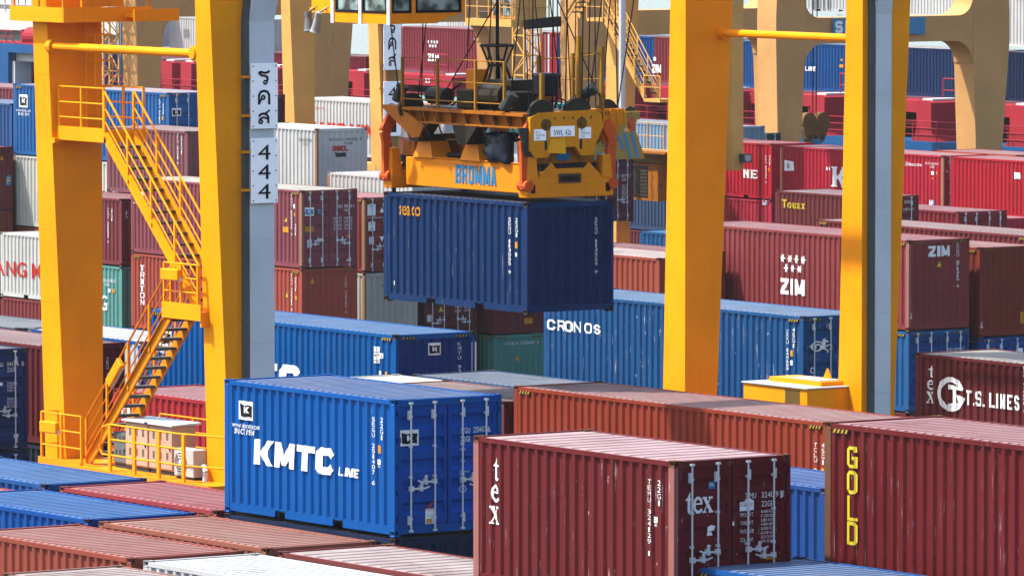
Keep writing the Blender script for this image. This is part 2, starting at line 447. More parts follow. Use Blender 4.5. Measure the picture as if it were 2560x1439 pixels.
S_, HC = 2.591, 2.896
GZ = -3.25      # level of the yard paving
L20, L40 = 6.058, 12.192
DUST = (.36, .275, .262)
def container(key, n, L, H, side, label, end='wall', roof=None, dust=.75, group=None, haz=None, rust=.12, scratch=.15, endcol=None, dirt=.4, cast='rust', detail=True, roofdust=None, hs=None, rim=None, wide=False, roofk=2.0):
    """n: top corner shared by the visible long wall and the visible end; side: photo colour of the sunlit wall"""
    c = Cont(); c.key, c.L, c.H = key, L, H
    zs = 1.0
    c.zb = n[2]-H; c.n = Vector((n[0], n[1], n[2])); c.end = end
    root = empty('shipping_container', (n[0], n[1], c.zb), label, 'container', group)
    c.root = root; al = alb(side)
    pm = paint(al, 'container paint', rough=.46, dirt=dirt, rust=rust, scratch=scratch)
    rc = alb(roof, roofk) if roof else tuple(v*.75+.02 for v in al)
    rm = paint(rc, 'container roof paint', rough=.6, dirt=.35, rust=rust*.6, dust=tuple(list(roofdust or DUST)+[dust]), streak=.2)
    fm = P(rim) if rim else paint(al, 'container frame paint', rough=.5, dirt=dirt+.15, rust=min(.6, rust+.14), scratch=scratch*.6)
    put(cmesh('frame', L, H), 'frame', root, [fm, DKGREY])
    put(cmesh('side', L, H), 'side_wall', root, [pm])
    put(cmesh('side', L, H), 'side_wall', root, [pm], loc=(0, W, 0), scale=(1, -1, 1))
    put(cmesh('roofwide' if wide else 'roof', L, H), 'roof', root, [rm])
    em = paint(alb(endcol), 'container paint', rough=.46, dirt=dirt, rust=rust) if endcol else pm  # darker end colours carry the shade of that face in the paint
    if end == 'door':
        for s, y in ((1, .105), (-1, W-.105)):
            d = put(cmesh('door', L, H), 'door', root, [em], loc=(0, y, 0), scale=(1, s, 1))
            if detail:
                for yy in (.26, .80):
                    put(cmesh('bar', L, H), 'locking_bar', d, [STEEL], loc=(0, yy, 0))
                    put(cmesh('handle', 0, 0), 'handle', d, [STEEL], loc=(0, yy, .9+(.12 if yy > .5 else 0)), scale=(1, -1 if yy > .5 else 1, 1))
        if detail: put(cmesh('gasket', L, H), 'door_gasket', root, [BLACK])
    else:
        put(cmesh('end', L, H), 'end_wall', root, [em])
    put(cmesh('backend', L, H), 'end_wall', root, [pm])
    cm = {'rust': paint(tuple(v*.5+q for v, q in zip(al, (.05, .03, .02))), 'worn casting', rough=.7, dirt=.6, rust=.5), 'paint': pm, 'dark': GREASE, 'orange': RUSTM}[cast]
    if detail:
        for x in (-.087, -L+.087):
            for y in (.079, W-.079):
                for z in (.058, H-.058): put(cmesh('cast', 0, 0), 'corner_casting', root, [cm, BLACK], loc=(x, y, z))
    if haz is None: haz = H > 2.7
    if haz:
        put(cmesh('hazard', L, H), 'hazard_stripes', root, [BLACK, HAZY]); put(cmesh('hazardside', L, H), 'hazard_stripes', root, [BLACK, HAZY])
    CONT[key] = c
    return c
def post(key, left, mat):
    """a corner post whose paint has gone to rust"""
    c = CONT[key]; x = -c.L if left else -.162
    MB().box(x, x+.162, .0, .088, .121, c.H-.121).build('corner_post', mat, c.root)
# --- lettering that lies on a (corrugated) wall and follows its ribs
LAYER = [0]
def decal(c, face, polys, mat, name='lettering', lift=0, local=True):
    """polys in wall coordinates (u along the wall to the right, v up)"""
    if face == 'side': bk = [(x+c.L, d) for x, d in side_breaks(c.L)]
    elif c.end == 'door': bk = None
    else: bk = end_breaks()
    bm = bmesh.new(); eps = 0
    layer = {}
    for i, p in enumerate(polys):
        try:
            f = bm.faces.new([bm.verts.new((q[0], q[1], .0009*(i % 12))) for q in p]); f.material_index = 0
            for v in f.verts: layer[v] = 0
        except ValueError: pass
    bmesh.ops.triangulate(bm, faces=[f for f in bm.faces if len(f.verts) > 4])
    if bk and bm.verts:
        u0 = min(v.co.x for v in bm.verts); u1 = max(v.co.x for v in bm.verts)
        for x, _ in bk:
            if u0+1e-4 < x < u1-1e-4:
                bmesh.ops.bisect_plane(bm, geom=bm.verts[:]+bm.edges[:]+bm.faces[:], plane_co=(x, 0, 0), plane_no=(1, 0, 0), dist=1e-6)
    for v in bm.verts:
        u, w_ = v.co.x, v.co.y; lift2 = lift+v.co.z
        h = (.006+lift2) if bk else (.036+lift2)
        d = interp(bk, u)*(.62 if face == 'side' else .85) if bk else .028
        if face == 'side': v.co = (u-c.L, d-h, w_)
        else: v.co = ((h-d) if bk else -.0255+lift2, u, w_)
    for f in bm.faces:
        f.normal_update()
        n = f.normal
        if (face == 'side' and n.y > 0) or (face == 'end' and n.x < 0): f.normal_flip()
    me = bpy.data.meshes.new(name); bm.to_mesh(me); bm.free(); me.materials.append(mat)
    o = bpy.data.objects.new(name, me); COL.objects.link(o); o.parent = c.root
    return o
def spread(polys):
    return polys
def wall_uv(c, face, px, py):
    if face == 'side':
        p = at(px, py, Y=c.n.y+.02); return p.x-(c.n.x-c.L), p.z-c.zb, px_of(p)[2]
    p = at(px, py, X=c.n.x-.02); return p.y-c.n.y, p.z-c.zb, px_of(p)[2]
def fitbox(polys, u0, u1, v0, v1):
    xs = [q[0] for p in polys for q in p]; ys = [q[1] for p in polys for q in p]
    a, b, c_, d = min(xs), max(xs), min(ys), max(ys)
    return [[(u0+(q[0]-a)/max(1e-6, b-a)*(u1-u0), v0+(q[1]-c_)/max(1e-6, d-c_)*(v1-v0)) for q in p] for p in polys]
def mark(c, face, polys, mat, x0, y0, x1, h, lift=0, name='lettering'):
    """fit polys so that the lower left corner is at photo pixel (x0,y0), the right edge at x1, h pixels tall"""
    c = CONT[c] if isinstance(c, str) else c
    u0, v0, d = wall_uv(c, face, x0, y0); u1 = wall_uv(c, face, x1, y0)[0]
    return decal(c, face, fitbox(polys, u0, u1, v0, v0+h*d/FPX), mat, name, lift)
def patch(c, face, x0, y0, x1, h, mat, lift=-.001, name='placard'):
    return mark(c, face, [[(0, 0), (1, 0), (1, 1), (0, 1)]], mat, x0, y0, x1, h, lift, name)
def tri(c, face, x, y0, w, h, mat=LETY, up=True):
    return mark(c, face, [[(0, 0), (1, 0), (.5, 1)] if up else [(0, 1), (.5, 0), (1, 1)]], mat, x-w/2, y0, x+w/2, h, 0, 'warning_triangle')
def vtext(c, face, s, x, y0, y1, w, mat=LETW, bold=False):
    """letters stacked one above the other, centred on pixel column x from y0 (top) to y1"""
    n = len(s); polys = []
    for i, ch in enumerate(s):
        if ch == ' ': continue
        g = glyph_polys(ch, bold)
        polys += fitbox(g, .25 if ch in '1I' else 0, .75 if ch in '1I' else 1, (n-1-i)*1.0, (n-1-i)+.8)
    c = CONT[c] if isinstance(c, str) else c
    if face == 'side':
        u, v0, d = wall_uv(c, face, x, y1); k = d/FPX; hw = min(.062, max(.034, w*k/1.1)); n_ = round((c.L-.36)/.278); p_ = (c.L-.36)/n_
        i = round((u-.18)/p_-.115); u = .18+(i+.115)*p_
        return decal(c, face, fitbox(polys, u-hw, u+hw, v0, v0+(y1-y0)*k), mat)
    return mark(c, face, polys, mat, x-w/2, y1, x+w/2, y1-y0)
def flag(c, face, x0, y0, x1, h, cl=LETB, letter=True, ground=LETW):
    patch(c, face, x0, y0, x1, h, ground, 0)
    mark(c, face, FLAG, cl, x0+(x1-x0)*.06, y0-h*.12, x1-(x1-x0)*.05, h*.74, .004, 'flag_mark')
    if letter: mark(c, face, block_text('K', w=.8, t=.26), ground, x0+(x1-x0)*.36, y0-h*.34, x0+(x1-x0)*.68, h*.34, .008, 'flag_letter')
def rows(c, face, x0, y0, x1, dy, lines, h, mat=LETW):
    polys = []
    for i, s in enumerate(lines):
        if not s: continue
        polys += fitbox(glyph_polys(s), 0, 1 if len(s) > 5 else .7, -i*dy, -i*dy+h)
    return mark(c, face, polys, mat, x0, y0+dy*(len(lines)-1), x1, dy*(len(lines)-1)+h)
def line(c, face, s, x0, y0, x1, h, mat=LETW, bold=False, shear=0):
    return mark(c, face, glyph_polys(s, bold, shear=shear), mat, x0, y0, x1, h)
# ================================================================== the setting
def sheet(name, x0, x1, y0, y1, z, mat, kind='structure'):
    mb = MB(); mb.face([(x0, y0, z), (x1, y0, z), (x1, y1, z), (x0, y1, z)])
    o = mb.build(name, mat); o['kind'] = kind
    return o
ASPH = paint((.055, .053, .05), 'yard asphalt', rough=.85, dirt=.6, scale=.2, streak=0)
sheet('ground', -900, 200, -200, 214.5, -3.25, ASPH)
def water_mat():
    m, N, L, B = newmat('harbour water')
    B.inputs['Base Color'].default_value = (.09, .13, .14, 1); B.inputs['Roughness'].default_value = .12
    tc = N.new('ShaderNodeTexCoord'); n = N.new('ShaderNodeTexNoise'); n.inputs['Scale'].default_value = .35; n.inputs['Detail'].default_value = 6
    mp = N.new('ShaderNodeMapping'); mp.inputs['Scale'].default_value = (1, 1.6, 1)
    b = N.new('ShaderNodeBump'); b.inputs['Strength'].default_value = .6; b.inputs['Distance'].default_value = .6
    L.new(tc.outputs['Object'], mp.inputs[0]); L.new(mp.outputs[0], n.inputs['Vector']); L.new(n.outputs[0], b.inputs['Height']); L.new(b.outputs[0], B.inputs['Normal'])
    return m
sheet('water', -1300, 200, 214.6, 900, -6.2, water_mat())
mb = MB(); mb.box(-900, 200, 214.5, 215.2, -7, -3.1); q_ = mb.build('quay_edge', paint((.3, .29, .27), 'concrete', rough=.9, dirt=.8)); q_['kind'] = 'structure'
# ================================================================== containers
MAR, MAR2, BRO = (124, 50, 54), (140, 62, 66), (150, 62, 46)
BLU, NAV, TEAL, GRN = (8, 92, 182), (38, 62, 118), (92, 166, 158), (30, 75, 70)
OFFW, RED = (226, 226, 218), (205, 40, 60)
PINK = (216, 150, 152)
G1 = 'containers stacked in the yard'
def C_(key, n, L, H, side, label, **k): return container(key, n, L, H, side, label, group=k.pop('group', G1), **k)
C_('kmtc', (-107.95, 70.57, 8.12), L20, S_, (0, 98, 186), 'bright blue container with white flag badge and big white capitals, alone atop the front rows', end='door', roof=(96, 140, 200), dust=.25, rust=.0, scratch=.05, dirt=.25, endcol=(8, 90, 196), cast='paint', haz=False)
C_('kmtc_low', (-107.95, 70.57, 5.50), L20, S_, (34, 50, 84), 'dark navy container carrying the bright blue one with big white capitals', end='wall', roof=(120, 128, 136), rust=.3, dust=.5, haz=False)
C_('tex', (-93.96, 67.04, 8.20), L20, S_, (122, 42, 45), 'maroon container with a tall white three letter word and scratched side, dark doors facing right', end='door', roof=(206, 164, 168), dust=.75, scratch=.8, rust=.12, cast='orange', haz=False, roofdust=(.50, .38, .39), wide=True)
C_('tex_low', (-93.96, 67.04, 5.6), L20, S_, (120, 50, 50), 'maroon container underneath the one with the tall white three letter word', haz=False, detail=False)
C_('gold', (-81.94, 70.33, 8.70), L40, HC, (120, 38, 40), 'dark red container with four yellow capitals stacked down its side and a rusty corner post', roof=(206, 140, 146), dust=.5, scratch=.5, rust=.1, cast='orange')
C_('lightblue', (-88.34, 67.58, 6.39), L20, S_, (30, 100, 180), 'light blue container whose roof crosses the bottom edge in front of the dark doors', roof=(88, 148, 212), dust=.3, haz=True)
C_('f6', (-111.23, 83.10, 5.53), L20, S_, (36, 84, 158), 'blue container standing low in the gap between the two front maroon containers', roof=(96, 136, 206), dust=.15, haz=False)
C_('l1', (-120.85, 70.50, 5.53), L20, S_, (40, 100, 175), 'blue ribbed container roof below the yellow stair landing, farther of the two at left', roof=(88, 148, 214), dust=.12, haz=False)
C_('l2', (-114.17, 67.57, 5.53), L20, S_, (10, 90, 180), 'blue ribbed container roof at the left edge, nearer of the two', roof=(78, 142, 216), dust=.08, haz=False)
C_('l3', (-114.26, 70.54, 5.53), L20, S_, (176, 74, 80), 'rose red container roof touching the left side of the bright blue container', roof=(208, 116, 122), dust=.35, haz=False)
C_('l4', (-107.68, 67.55, 5.53), L20, S_, (178, 108, 90), 'rust brown container roof with a dark stain, lying in front of the bright blue container', roof=(200, 136, 120), dust=.4, rust=.4, roofdust=(.40, .29, .26), haz=False)
C_('l5', (-107.56, 64.57, 5.53), L20, S_, (168, 84, 68), 'brown container at the lower left corner showing its ribbed side', roof=(204, 132, 122), dust=.35, rust=.15, haz=False)
C_('l6', (-101.05, 64.55, 5.53), L20, S_, (226, 228, 230), 'white container roof at the bottom edge, left of the maroon container', roof=(236, 240, 242), dust=.0, haz=False, roofk=1.45, roofdust=(.62, .61, .58))
C_('l7', (-100.68, 61.40, 5.53), L20, S_, (168, 120, 110), 'dusty grey pink container roof cut by the bottom edge at the lower left', roof=(200, 172, 168), dust=.9, haz=False, roofdust=(.42, .38, .36))
C_('l8', (-101.06, 67.45, 5.53), L20, S_, (140, 70, 66), 'grimy grey brown container roof in front of the dark navy container', roof=(176, 146, 144), dust=.85, rust=.3, haz=False, roofdust=(.46, .40, .39), wide=True)
C_('l9', (-120.59, 67.48, 5.45), L20, S_, (186, 60, 70), 'sliver of red container roof between the two blue roofs at the left edge', roof=(205, 110, 116), haz=False)
C_('l10', (-150.37, 84.81, 5.80), L20, S_, (46, 66, 110), 'navy container at the left edge with doors and rows of small white figures', end='door', roof=(120, 130, 150), haz=False, endcol=(44, 70, 130))
C_('l10b', (-150.37, 84.81, 3.19), L20, S_, (22, 60, 120), 'blue container lettered white on its door, under the navy one at left edge', end='door', haz=False)
C_('l11', (-154.1, 89.9, 5.50), L40, S_, (112, 40, 46), 'dark maroon container half hidden behind the left crane leg, white code down its end', roof=(186, 146, 146), dust=.8, haz=False)
C_('l11b', (-154.1, 89.9, 2.89), L40, S_, (40, 52, 80), 'dark blue container beneath the maroon one behind the left crane leg', haz=False, detail=False)
C_('l12', (-171.0, 98.9, 4.6), L40, S_, (70, 84, 104), 'grey container roof at the left edge beside the white one with blue rims', roof=(158, 162, 166), dust=.7, haz=False, roofdust=(.33, .34, .35))
C_('reefer', (-159.3, 95.96, 5.05), L20, S_, (236, 238, 238), 'white container with a blue roof rim, behind the left crane stairs', roof=(222, 222, 216), dust=.2, haz=False, scratch=0, rim=(20, 90, 170), roofk=1.45, roofdust=(.62, .61, .58))
C_('red13', (-137.35, 85.59, 5.30), L20, S_, (186, 52, 60), 'red container behind the electrical cabinets on the yellow crane', roof=(212, 140, 150), dust=.55, haz=False)
C_('kmtc40', (-146.72, 95.96, 5.98), L40, HC, (0, 98, 178), 'long blue container passing behind the grey column, white flag badge on its blank end', roof=(104, 160, 220), dust=.2, rust=.02, endcol=(16, 62, 140), cast='dark')
C_('whiteroof', (-133.28, 92.75, 5.10), L40, S_, (232, 232, 226), 'white container roof with grey stains behind the bright blue container', roof=(232, 232, 224), dust=.25, haz=False, roofk=1.45, roofdust=(.62, .61, .58))
C_('greyroof', (-133.07, 95.51, 5.10), L40, S_, (70, 96, 130), 'slate blue container roof between the white roof and the long orange brown container', roof=(136, 152, 178), dust=.6, haz=False, roofdust=(.24, .26, .29))
C_('f10', (-132.9, 89.94, 5.50), L20, S_, (128, 62, 66), 'narrow strip of maroon container squeezed right of the bright blue container doors', roof=(176, 150, 148), dust=.85, haz=False)
C_('tclu', (-120.30, 89.94, 5.90), L40, HC, (170, 70, 50), 'long orange brown container with a stained pink roof, in front of the right crane leg', roof=(208, 144, 140), dust=.7, rust=.05, scratch=.1)
C_('cronos', (-146.67, 108.85, 5.95), L40, HC, (30, 92, 152), 'long blue container with six white roman capitals and many white scrapes', end='door', roof=(128, 172, 214), dust=.25, scratch=1, rust=.12, cast='rust')
C_('tslines', (-122.73, 103.58, 5.95), L40, HC, (122, 50, 54), 'maroon container with a white ring emblem and white capitals at the right edge', roof=(190, 178, 170), dust=.9, haz=False, roofdust=(.42, .40, .37), cast='orange')
C_('teal', (-220.9, 149.0, -.66), L20, S_, (92, 172, 160), 'teal container under a maroon one, in the gap below the hanging container', roof=(140, 180, 170), haz=True)
C_('n3', (-220.9, 149.0, 1.95), L20, S_, (120, 54, 58), 'maroon container on top of the teal one below the hanging container', haz=False)
C_('zim', (-173.52, 132.94, 5.87), L40, HC, (158, 70, 72), 'long dusty red container with seven white stars over three white capitals', roof=(206, 128, 132), dust=.55, scratch=.3, cast='orange')
C_('zim_low', (-173.52, 132.94, 2.97), L40, S_, (44, 108, 170), 'blue container with hazard striped door header under the red one with white stars', end='door', endcol=(30, 84, 156), haz=True)
C_('brownr', (-173.6, 135.85, 5.54), L40, HC, (150, 64, 50), 'brown container with a blank ribbed end beside the red one with white stars', roof=(210, 142, 136), dust=.6)
C_('brownr_low', (-173.6, 135.85, 2.64), L40, S_, (22, 84, 160), 'blue container with labelled doors under the brown one at the right edge', end='door', endcol=(24, 88, 170), haz=True)
C_('r1', (-182.45, 144.98, 5.20), L40, S_, (136, 58, 62), 'long maroon container with a brown grey roof behind the red one with white stars', roof=(196, 160, 156), dust=.8, haz=True)
C_('tghu', (-213.82, 135.72, 5.65), L40, HC, (156, 82, 92), 'maroon container with a pale flag sticker and yellow caution label on its doors', end='door', roof=(220, 216, 200), dust=.95, rust=.15, roofdust=(.55, .53, .46), cast='rust')
C_('triton', (-213.82, 135.72, 2.754), L40, HC, (190, 88, 72), 'orange brown container with a vertical white roman word, under the maroon one with caution label', rust=.05)
C_('m4', (-225.9, 138.2, 7.34), L20, S_, (146, 92, 100), 'faded maroon container standing behind the upper crane stairs', roof=(216, 190, 190), dust=.85, haz=False)
C_('m4_low', (-225.9, 138.2, 4.75), L20, S_, (200, 196, 190), 'pale container beneath the faded maroon one behind the crane stairs', haz=False, detail=False)
C_('bluekm', (-231.71, 140.90, 8.58), L40, HC, (44, 110, 180), 'blue container atop the left stack with a white flag badge at both ends', end='door', roof=(216, 196, 200), dust=.9, roofdust=(.5, .42, .42))
C_('whitel', (-231.71, 140.90, 5.68), L40, HC, (226, 226, 214), 'rust streaked white container under the blue one at left', roof=(220, 220, 210), rust=.35, haz=False)
C_('yang', (-234.6, 138.4, 2.76), L20, S_, (232, 232, 226), 'white container with bold red capitals beside the left crane leg', roof=(240, 240, 236), dust=.1, rust=.2, haz=False, roofk=1.45, roofdust=(.62, .61, .58))
C_('yang_low', (-234.6, 138.4, .16), L20, S_, (150, 66, 70), 'dark red container under the white one with bold red capitals at left', haz=False, detail=False)
C_('maroonl', (-226.7, 135.72, 4.78), 5.5, S_, (140, 64, 72), 'maroon container right of the left crane leg, on a teal one', roof=(200, 130, 136), dust=.6, haz=False)
C_('teall', (-226.7, 135.72, 2.17), 5.5, S_, (108, 172, 164), 'pale teal container with a large white capital, right of the left crane leg', haz=False, rust=.25)
C_('florens', (-220.93, 143.07, 4.86), L40, HC, (150, 70, 66), 'maroon container with long pink roof and white door placards, left of the hanging one', end='door', roof=(226, 158, 160), dust=.6, roofdust=(.46, .27, .27))
C_('beige', (-220.93, 143.07, 1.96), L40, S_, (214, 212, 200), 'off white container end under the maroon one with white placards', haz=False, detail=False)
C_('n2', (-221.2, 146.0, 1.9), L20, HC, (110, 50, 58), 'maroon container doors just below the hanging container', end='door', haz=False)
C_('oocl', (-235.05, 149.93, 6.83), L20, S_, (242, 244, 240), 'off white container with a small red word on its rust framed end', roof=(228, 228, 222), dust=.3, rust=.25, haz=False, cast='orange', roofk=1.45, roofdust=(.62, .61, .58))
C_('white8', (-221.68, 145.75, 5.50), L20, S_, (224, 224, 220), 'white container behind the pink roof left of the spreader', roof=(236, 236, 232), dust=.2, rust=.25, haz=False, roofk=1.45, roofdust=(.62, .61, .58))
C_('yangmin', (-255.8, 169.9, 6.65), L40, S_, (232, 232, 230), 'white container with red capitals framed by the ochre crane legs', roof=(240, 242, 240), dust=.1, rust=.05, haz=False, roofk=1.45, roofdust=(.62, .61, .58))
C_('teal2', (-253.7, 173.2, 6.7), L40, S_, (96, 206, 192), 'turquoise container seen through the gaps of the spreader', roof=(180, 220, 214), dust=.3, haz=False)
C_('pinkroof', (-227.0, 152.7, 6.5), L20, S_, (150, 70, 80), 'maroon container with a pink roof just behind the spreader', roof=(226, 160, 164), dust=.5, haz=False)
mc_ = at(713, 236, Y=162.4)
C_('dkend', (mc_.x, 159.96, mc_.z), L20, S_, (100, 44, 54), 'dark maroon container end between the grey column and the first ochre leg', haz=True, cast='dark')
C_('orange', (-176.69, 125.48, 5.40), L20, S_, (176, 84, 66), 'brown container with a pale dusty roof between the hanging container and the right crane leg', roof=(224, 206, 198), dust=.95, haz=False, roofdust=(.55, .46, .42))
C_('p2', (-183.0, 130.2, 5.07), L20, S_, (150, 70, 72), 'maroon roof behind the brown container with the pale dusty roof', roof=(176, 120, 122), dust=.6, haz=False)
C_('p3', (-209.0, 151.8, 3.60), L20, S_, (40, 96, 150), 'bright blue container roof behind the hanging container, right of it', roof=(84, 156, 210), dust=.1, haz=False)
C_('touax', (-211.55, 160.11, 4.80), L20, S_, (126, 58, 58), 'brown container with a small yellow word near its top left corner', end='door', roof=(178, 142, 148), dust=.85, haz=False)
C_('redlow', (-214.5, 168.3, 3.55), L20, S_, (206, 60, 80), 'crimson container on the lower tier left of the brown one with a yellow word', roof=(228, 146, 152), dust=.4, haz=False)
C_('doorlow', (-213.5, 166.0, 3.95), L20, S_, (150, 50, 60), 'dark red container door top peeping out right of the brown one with a yellow word', end='door', roof=(200, 110, 120), haz=False)
C_('white1', (-196.0, 164.2, 3.30), L40, S_, (228, 228, 222), 'white container roof at the right edge, nearer of two', roof=(232, 232, 224), dust=.15, haz=True, roofk=1.45, roofdust=(.62, .61, .58))
C_('white2', (-200.0, 168.9, 3.30), L40, S_, (228, 228, 222), 'white container roof at the right edge, farther of two', roof=(226, 226, 218), dust=.25, rust=.2, haz=False, roofk=1.45, roofdust=(.62, .61, .58))
C_('kline', (-242.03, 187.34, 4.50), L40, S_, (208, 44, 66), 'crimson container with a white pennant and large white roman capitals, behind the right crane', end='door', roof=(226, 158, 160), dust=.5, haz=False, roofdust=(.46, .3, .3), cast='orange', rust=.06)
C_('kline2', (-229.3, 187.34, 4.50), L40, S_, (206, 40, 56), 'crimson container with a small white pennant at the right edge', roof=(226, 150, 150), dust=.5, haz=False)
C_('ne', (-254.9, 187.34, 4.55), L20, S_, (214, 40, 62), 'crimson container ending in two white roman capitals, right of the right crane leg', roof=(230, 150, 154), dust=.4, haz=False, cast='orange')
C_('orend', (-240.6, 190.4, 4.5), L20, S_, (190, 80, 50), 'orange brown container end in the gap between two crimson containers', roof=(222, 150, 150), dust=.5, haz=False)
C_('ne_low', (-254.9, 187.34, 1.94), L20, S_, (212, 60, 84), 'crimson container beneath the one ending in two white roman capitals', haz=False, detail=False)
g_ = at(1952, 332, Y=197.0)
C_('green', (g_.x, 194.56, g_.z), L20, S_, (40, 80, 76), 'dark green container with door rods just above the crimson roofs', end='door', roof=(160, 200, 190), dust=.5, endcol=(28, 74, 72), haz=False)
C_('greyblue', (at(1440, 310, Y=190.6).x+L40, 190.6, 4.95), L40, S_, (150, 180, 210), 'pale blue container beside the ochre crane leg right of the spreader', roof=(190, 208, 224), dust=.3, haz=False)
C_('leftmar', (-247.0, 144.0, 8.2), L40, S_, (150, 80, 88), 'faded maroon container at the left edge beside the blue one with a flag badge', roof=(214, 170, 172), dust=.7, haz=False)
C_('leftblue', (-244.2, 141.0, 7.75), L20, S_, (56, 98, 160), 'blue container at the left edge in front of the faded maroon one', roof=(150, 180, 214), dust=.4, haz=False)
C_('leftmar2', (-243.5, 138.2, 6.04), L20, S_, (128, 60, 66), 'maroon container with a yellow triangle at the left edge', roof=(206, 150, 150), dust=.6, haz=False)
C_('farblue', (-214.0, 181.0, 1.0), L20, S_, (110, 150, 190), 'small pale blue container top beside the right crane leg', haz=False, detail=False)
RB = paint((.17, .075, .04), 'rusted post', rough=.8, dirt=.8, rust=.9); RO = paint((.36, .19, .11), 'chalky rust post', rough=.8, dirt=.5, rust=.7); PK = paint((.36, .14, .12), 'worn pink post', rough=.7, dirt=.5, rust=.35, scratch=.8)
for k_, l_, m_ in (('gold', 1, RB), ('tex', 0, PK), ('tex', 1, PK), ('oocl', 0, RO), ('tghu', 0, RO), ('whitel', 1, RO), ('white8', 1, RO), ('beige', 0, RO), ('kline', 0, RO), ('kline', 1, RO), ('zim', 0, PK), ('florens', 0, RO)): post(k_, l_, m_)
# hidden tiers that carry what is seen
def under_all():
    for k_ in list(CONT):
        c = CONT[k_]
        if k_ in LIFTED or any(o is not c and abs(o.n.x-c.n.x) < .5 and abs(o.n.y-c.n.y) < .5 and o.n.z < c.zb+.3 for o in CONT.values()): continue
        z, i = c.zb, 0
        lab = ' '.join(c.root['label'].split()[:9]).rstrip(',')
        while z-GZ > .7 and i < 4:
            h = S_ if z-GZ > 3.2 else min(HC, z-GZ)
            nm = 'container directly beneath the ' if i == 0 else ('container two tiers below the ' if i == 1 else 'container three tiers below the ')
            C_(k_+'_u%d' % i, (c.n.x, c.n.y, z-.005), c.L, h-.01, random.choice(((120, 56, 58), (60, 84, 120), (150, 80, 66))), nm+lab, haz=False, detail=False)
            z -= h; i += 1
LIFTED = set()
under_all()
# ================================================================== lettering
def uic(c, face, x0, y0, x1, h, mat=LETW):
    patch(c, face, x0, y0, x1, h, mat, 0); mark(c, face, glyph_polys('ic'), LETB, x0+(x1-x0)*.15, y0-h*.2, x1-(x1-x0)*.1, h*.55, .004)
def weights(c, x0, y0, x1, x2, x3, dy, h):
    rows(c, 'end', x0, y0, x1, dy*2, ['MAX. WT.', 'TARE WT.', 'PAYLOAD', 'CU. CAP.'], h)
    rows(c, 'end', x2, y0-dy*.6, x3, dy, ['30.480 KGS', '67.200 LBS', '2.180 KGS', '4.810 LBS', '28.300 KGS', '62.390 LBS', '33.2 CU.M.', '1.170 CU.FT'], h*.8)
# bright blue, front
flag('kmtc', 'side', 599, 1047, 634, 47)
line('kmtc', 'side', 'www.ekmtc.com', 581, 1065, 649, 13, bold=True)
line('kmtc', 'side', 'SINCE 1954', 585, 1082, 638, 14, bold=True, shear=.15)
T_ = dict(K=.95, M=1.06, T=.95, C=.92)
mark('kmtc', 'side', block_text('KMTC', t=.30, th=.26, gap=.07, ws=T_, shear=.05), LETW, 636, 1160, 838, 66)
mark('kmtc', 'side', block_text('LINE', w=.8, t=.26, th=.2, gap=.14, shear=.16), LETW, 845, 1187, 900, 22)
vtext('kmtc', 'side', 'SEGU 251407 6', 929, 1040, 1210, 7); vtext('kmtc', 'side', '22G1', 950, 1042, 1098, 7)
patch('kmtc', 'side', 944, 1132, 954, 20, LETO); line('kmtc', 'side', 'CR', 945.5, 1120, 952.5, 6, LETB); line('kmtc', 'side', 'UT', 945.5, 1130, 952.5, 6, LETB)
uic('kmtc', 'side', 943, 1160, 953, 13); line('kmtc', 'side', '70', 944, 1168, 952, 6)
patch('kmtc', 'side', 927.5, 1034, 930.5, 20, LETN, name='vent_cover')
flag('kmtc', 'end', 1001, 1115, 1047, 40)
line('kmtc', 'end', 'SEGU', 1152, 1083, 1175, 14); line('kmtc', 'end', '251407', 1184, 1080, 1217, 14); line('kmtc', 'end', '6', 1219, 1079, 1226, 14); line('kmtc', 'end', '22G1', 1151, 1104, 1175, 14)
line('kmtc', 'end', 'MGW', 1150, 1126, 1164, 6); line('kmtc', 'end', 'Tare', 1151, 1154, 1162, 6); line('kmtc', 'end', 'Payload', 1151, 1182, 1173, 7)
line('kmtc', 'end', 'Seaco', 1149, 1199, 1163, 6); line('kmtc', 'end', 'SRL', 1149, 1207, 1159, 5)
mark('kmtc', 'end', stroke([(math.cos(i*PI/8), math.sin(i*PI/8)) for i in range(16)], .16, True)+star6(0, 0, .5), LETW, 1148, 1231, 1166, 19, name='round_emblem')
patch('kmtc', 'end', 1064, 1309, 1090, 38, LETW); patch('kmtc', 'end', 1066, 1307, 1089, 11, LETO, .003); line('kmtc', 'end', 'CAUTION', 1066, 1276, 1088, 4, LETR)
line('kmtc', 'end', 'x', 1069, 1290, 1074, 5, LETN); line('kmtc', 'end', 'i', 1082, 1290, 1085, 6, LETN)
mark('kmtc', 'end', [[(.0, .1), (.3, 0), (1, .85), (.8, 1)]], LETR, 1062, 1271, 1080, 18, .06, 'seal_tag')
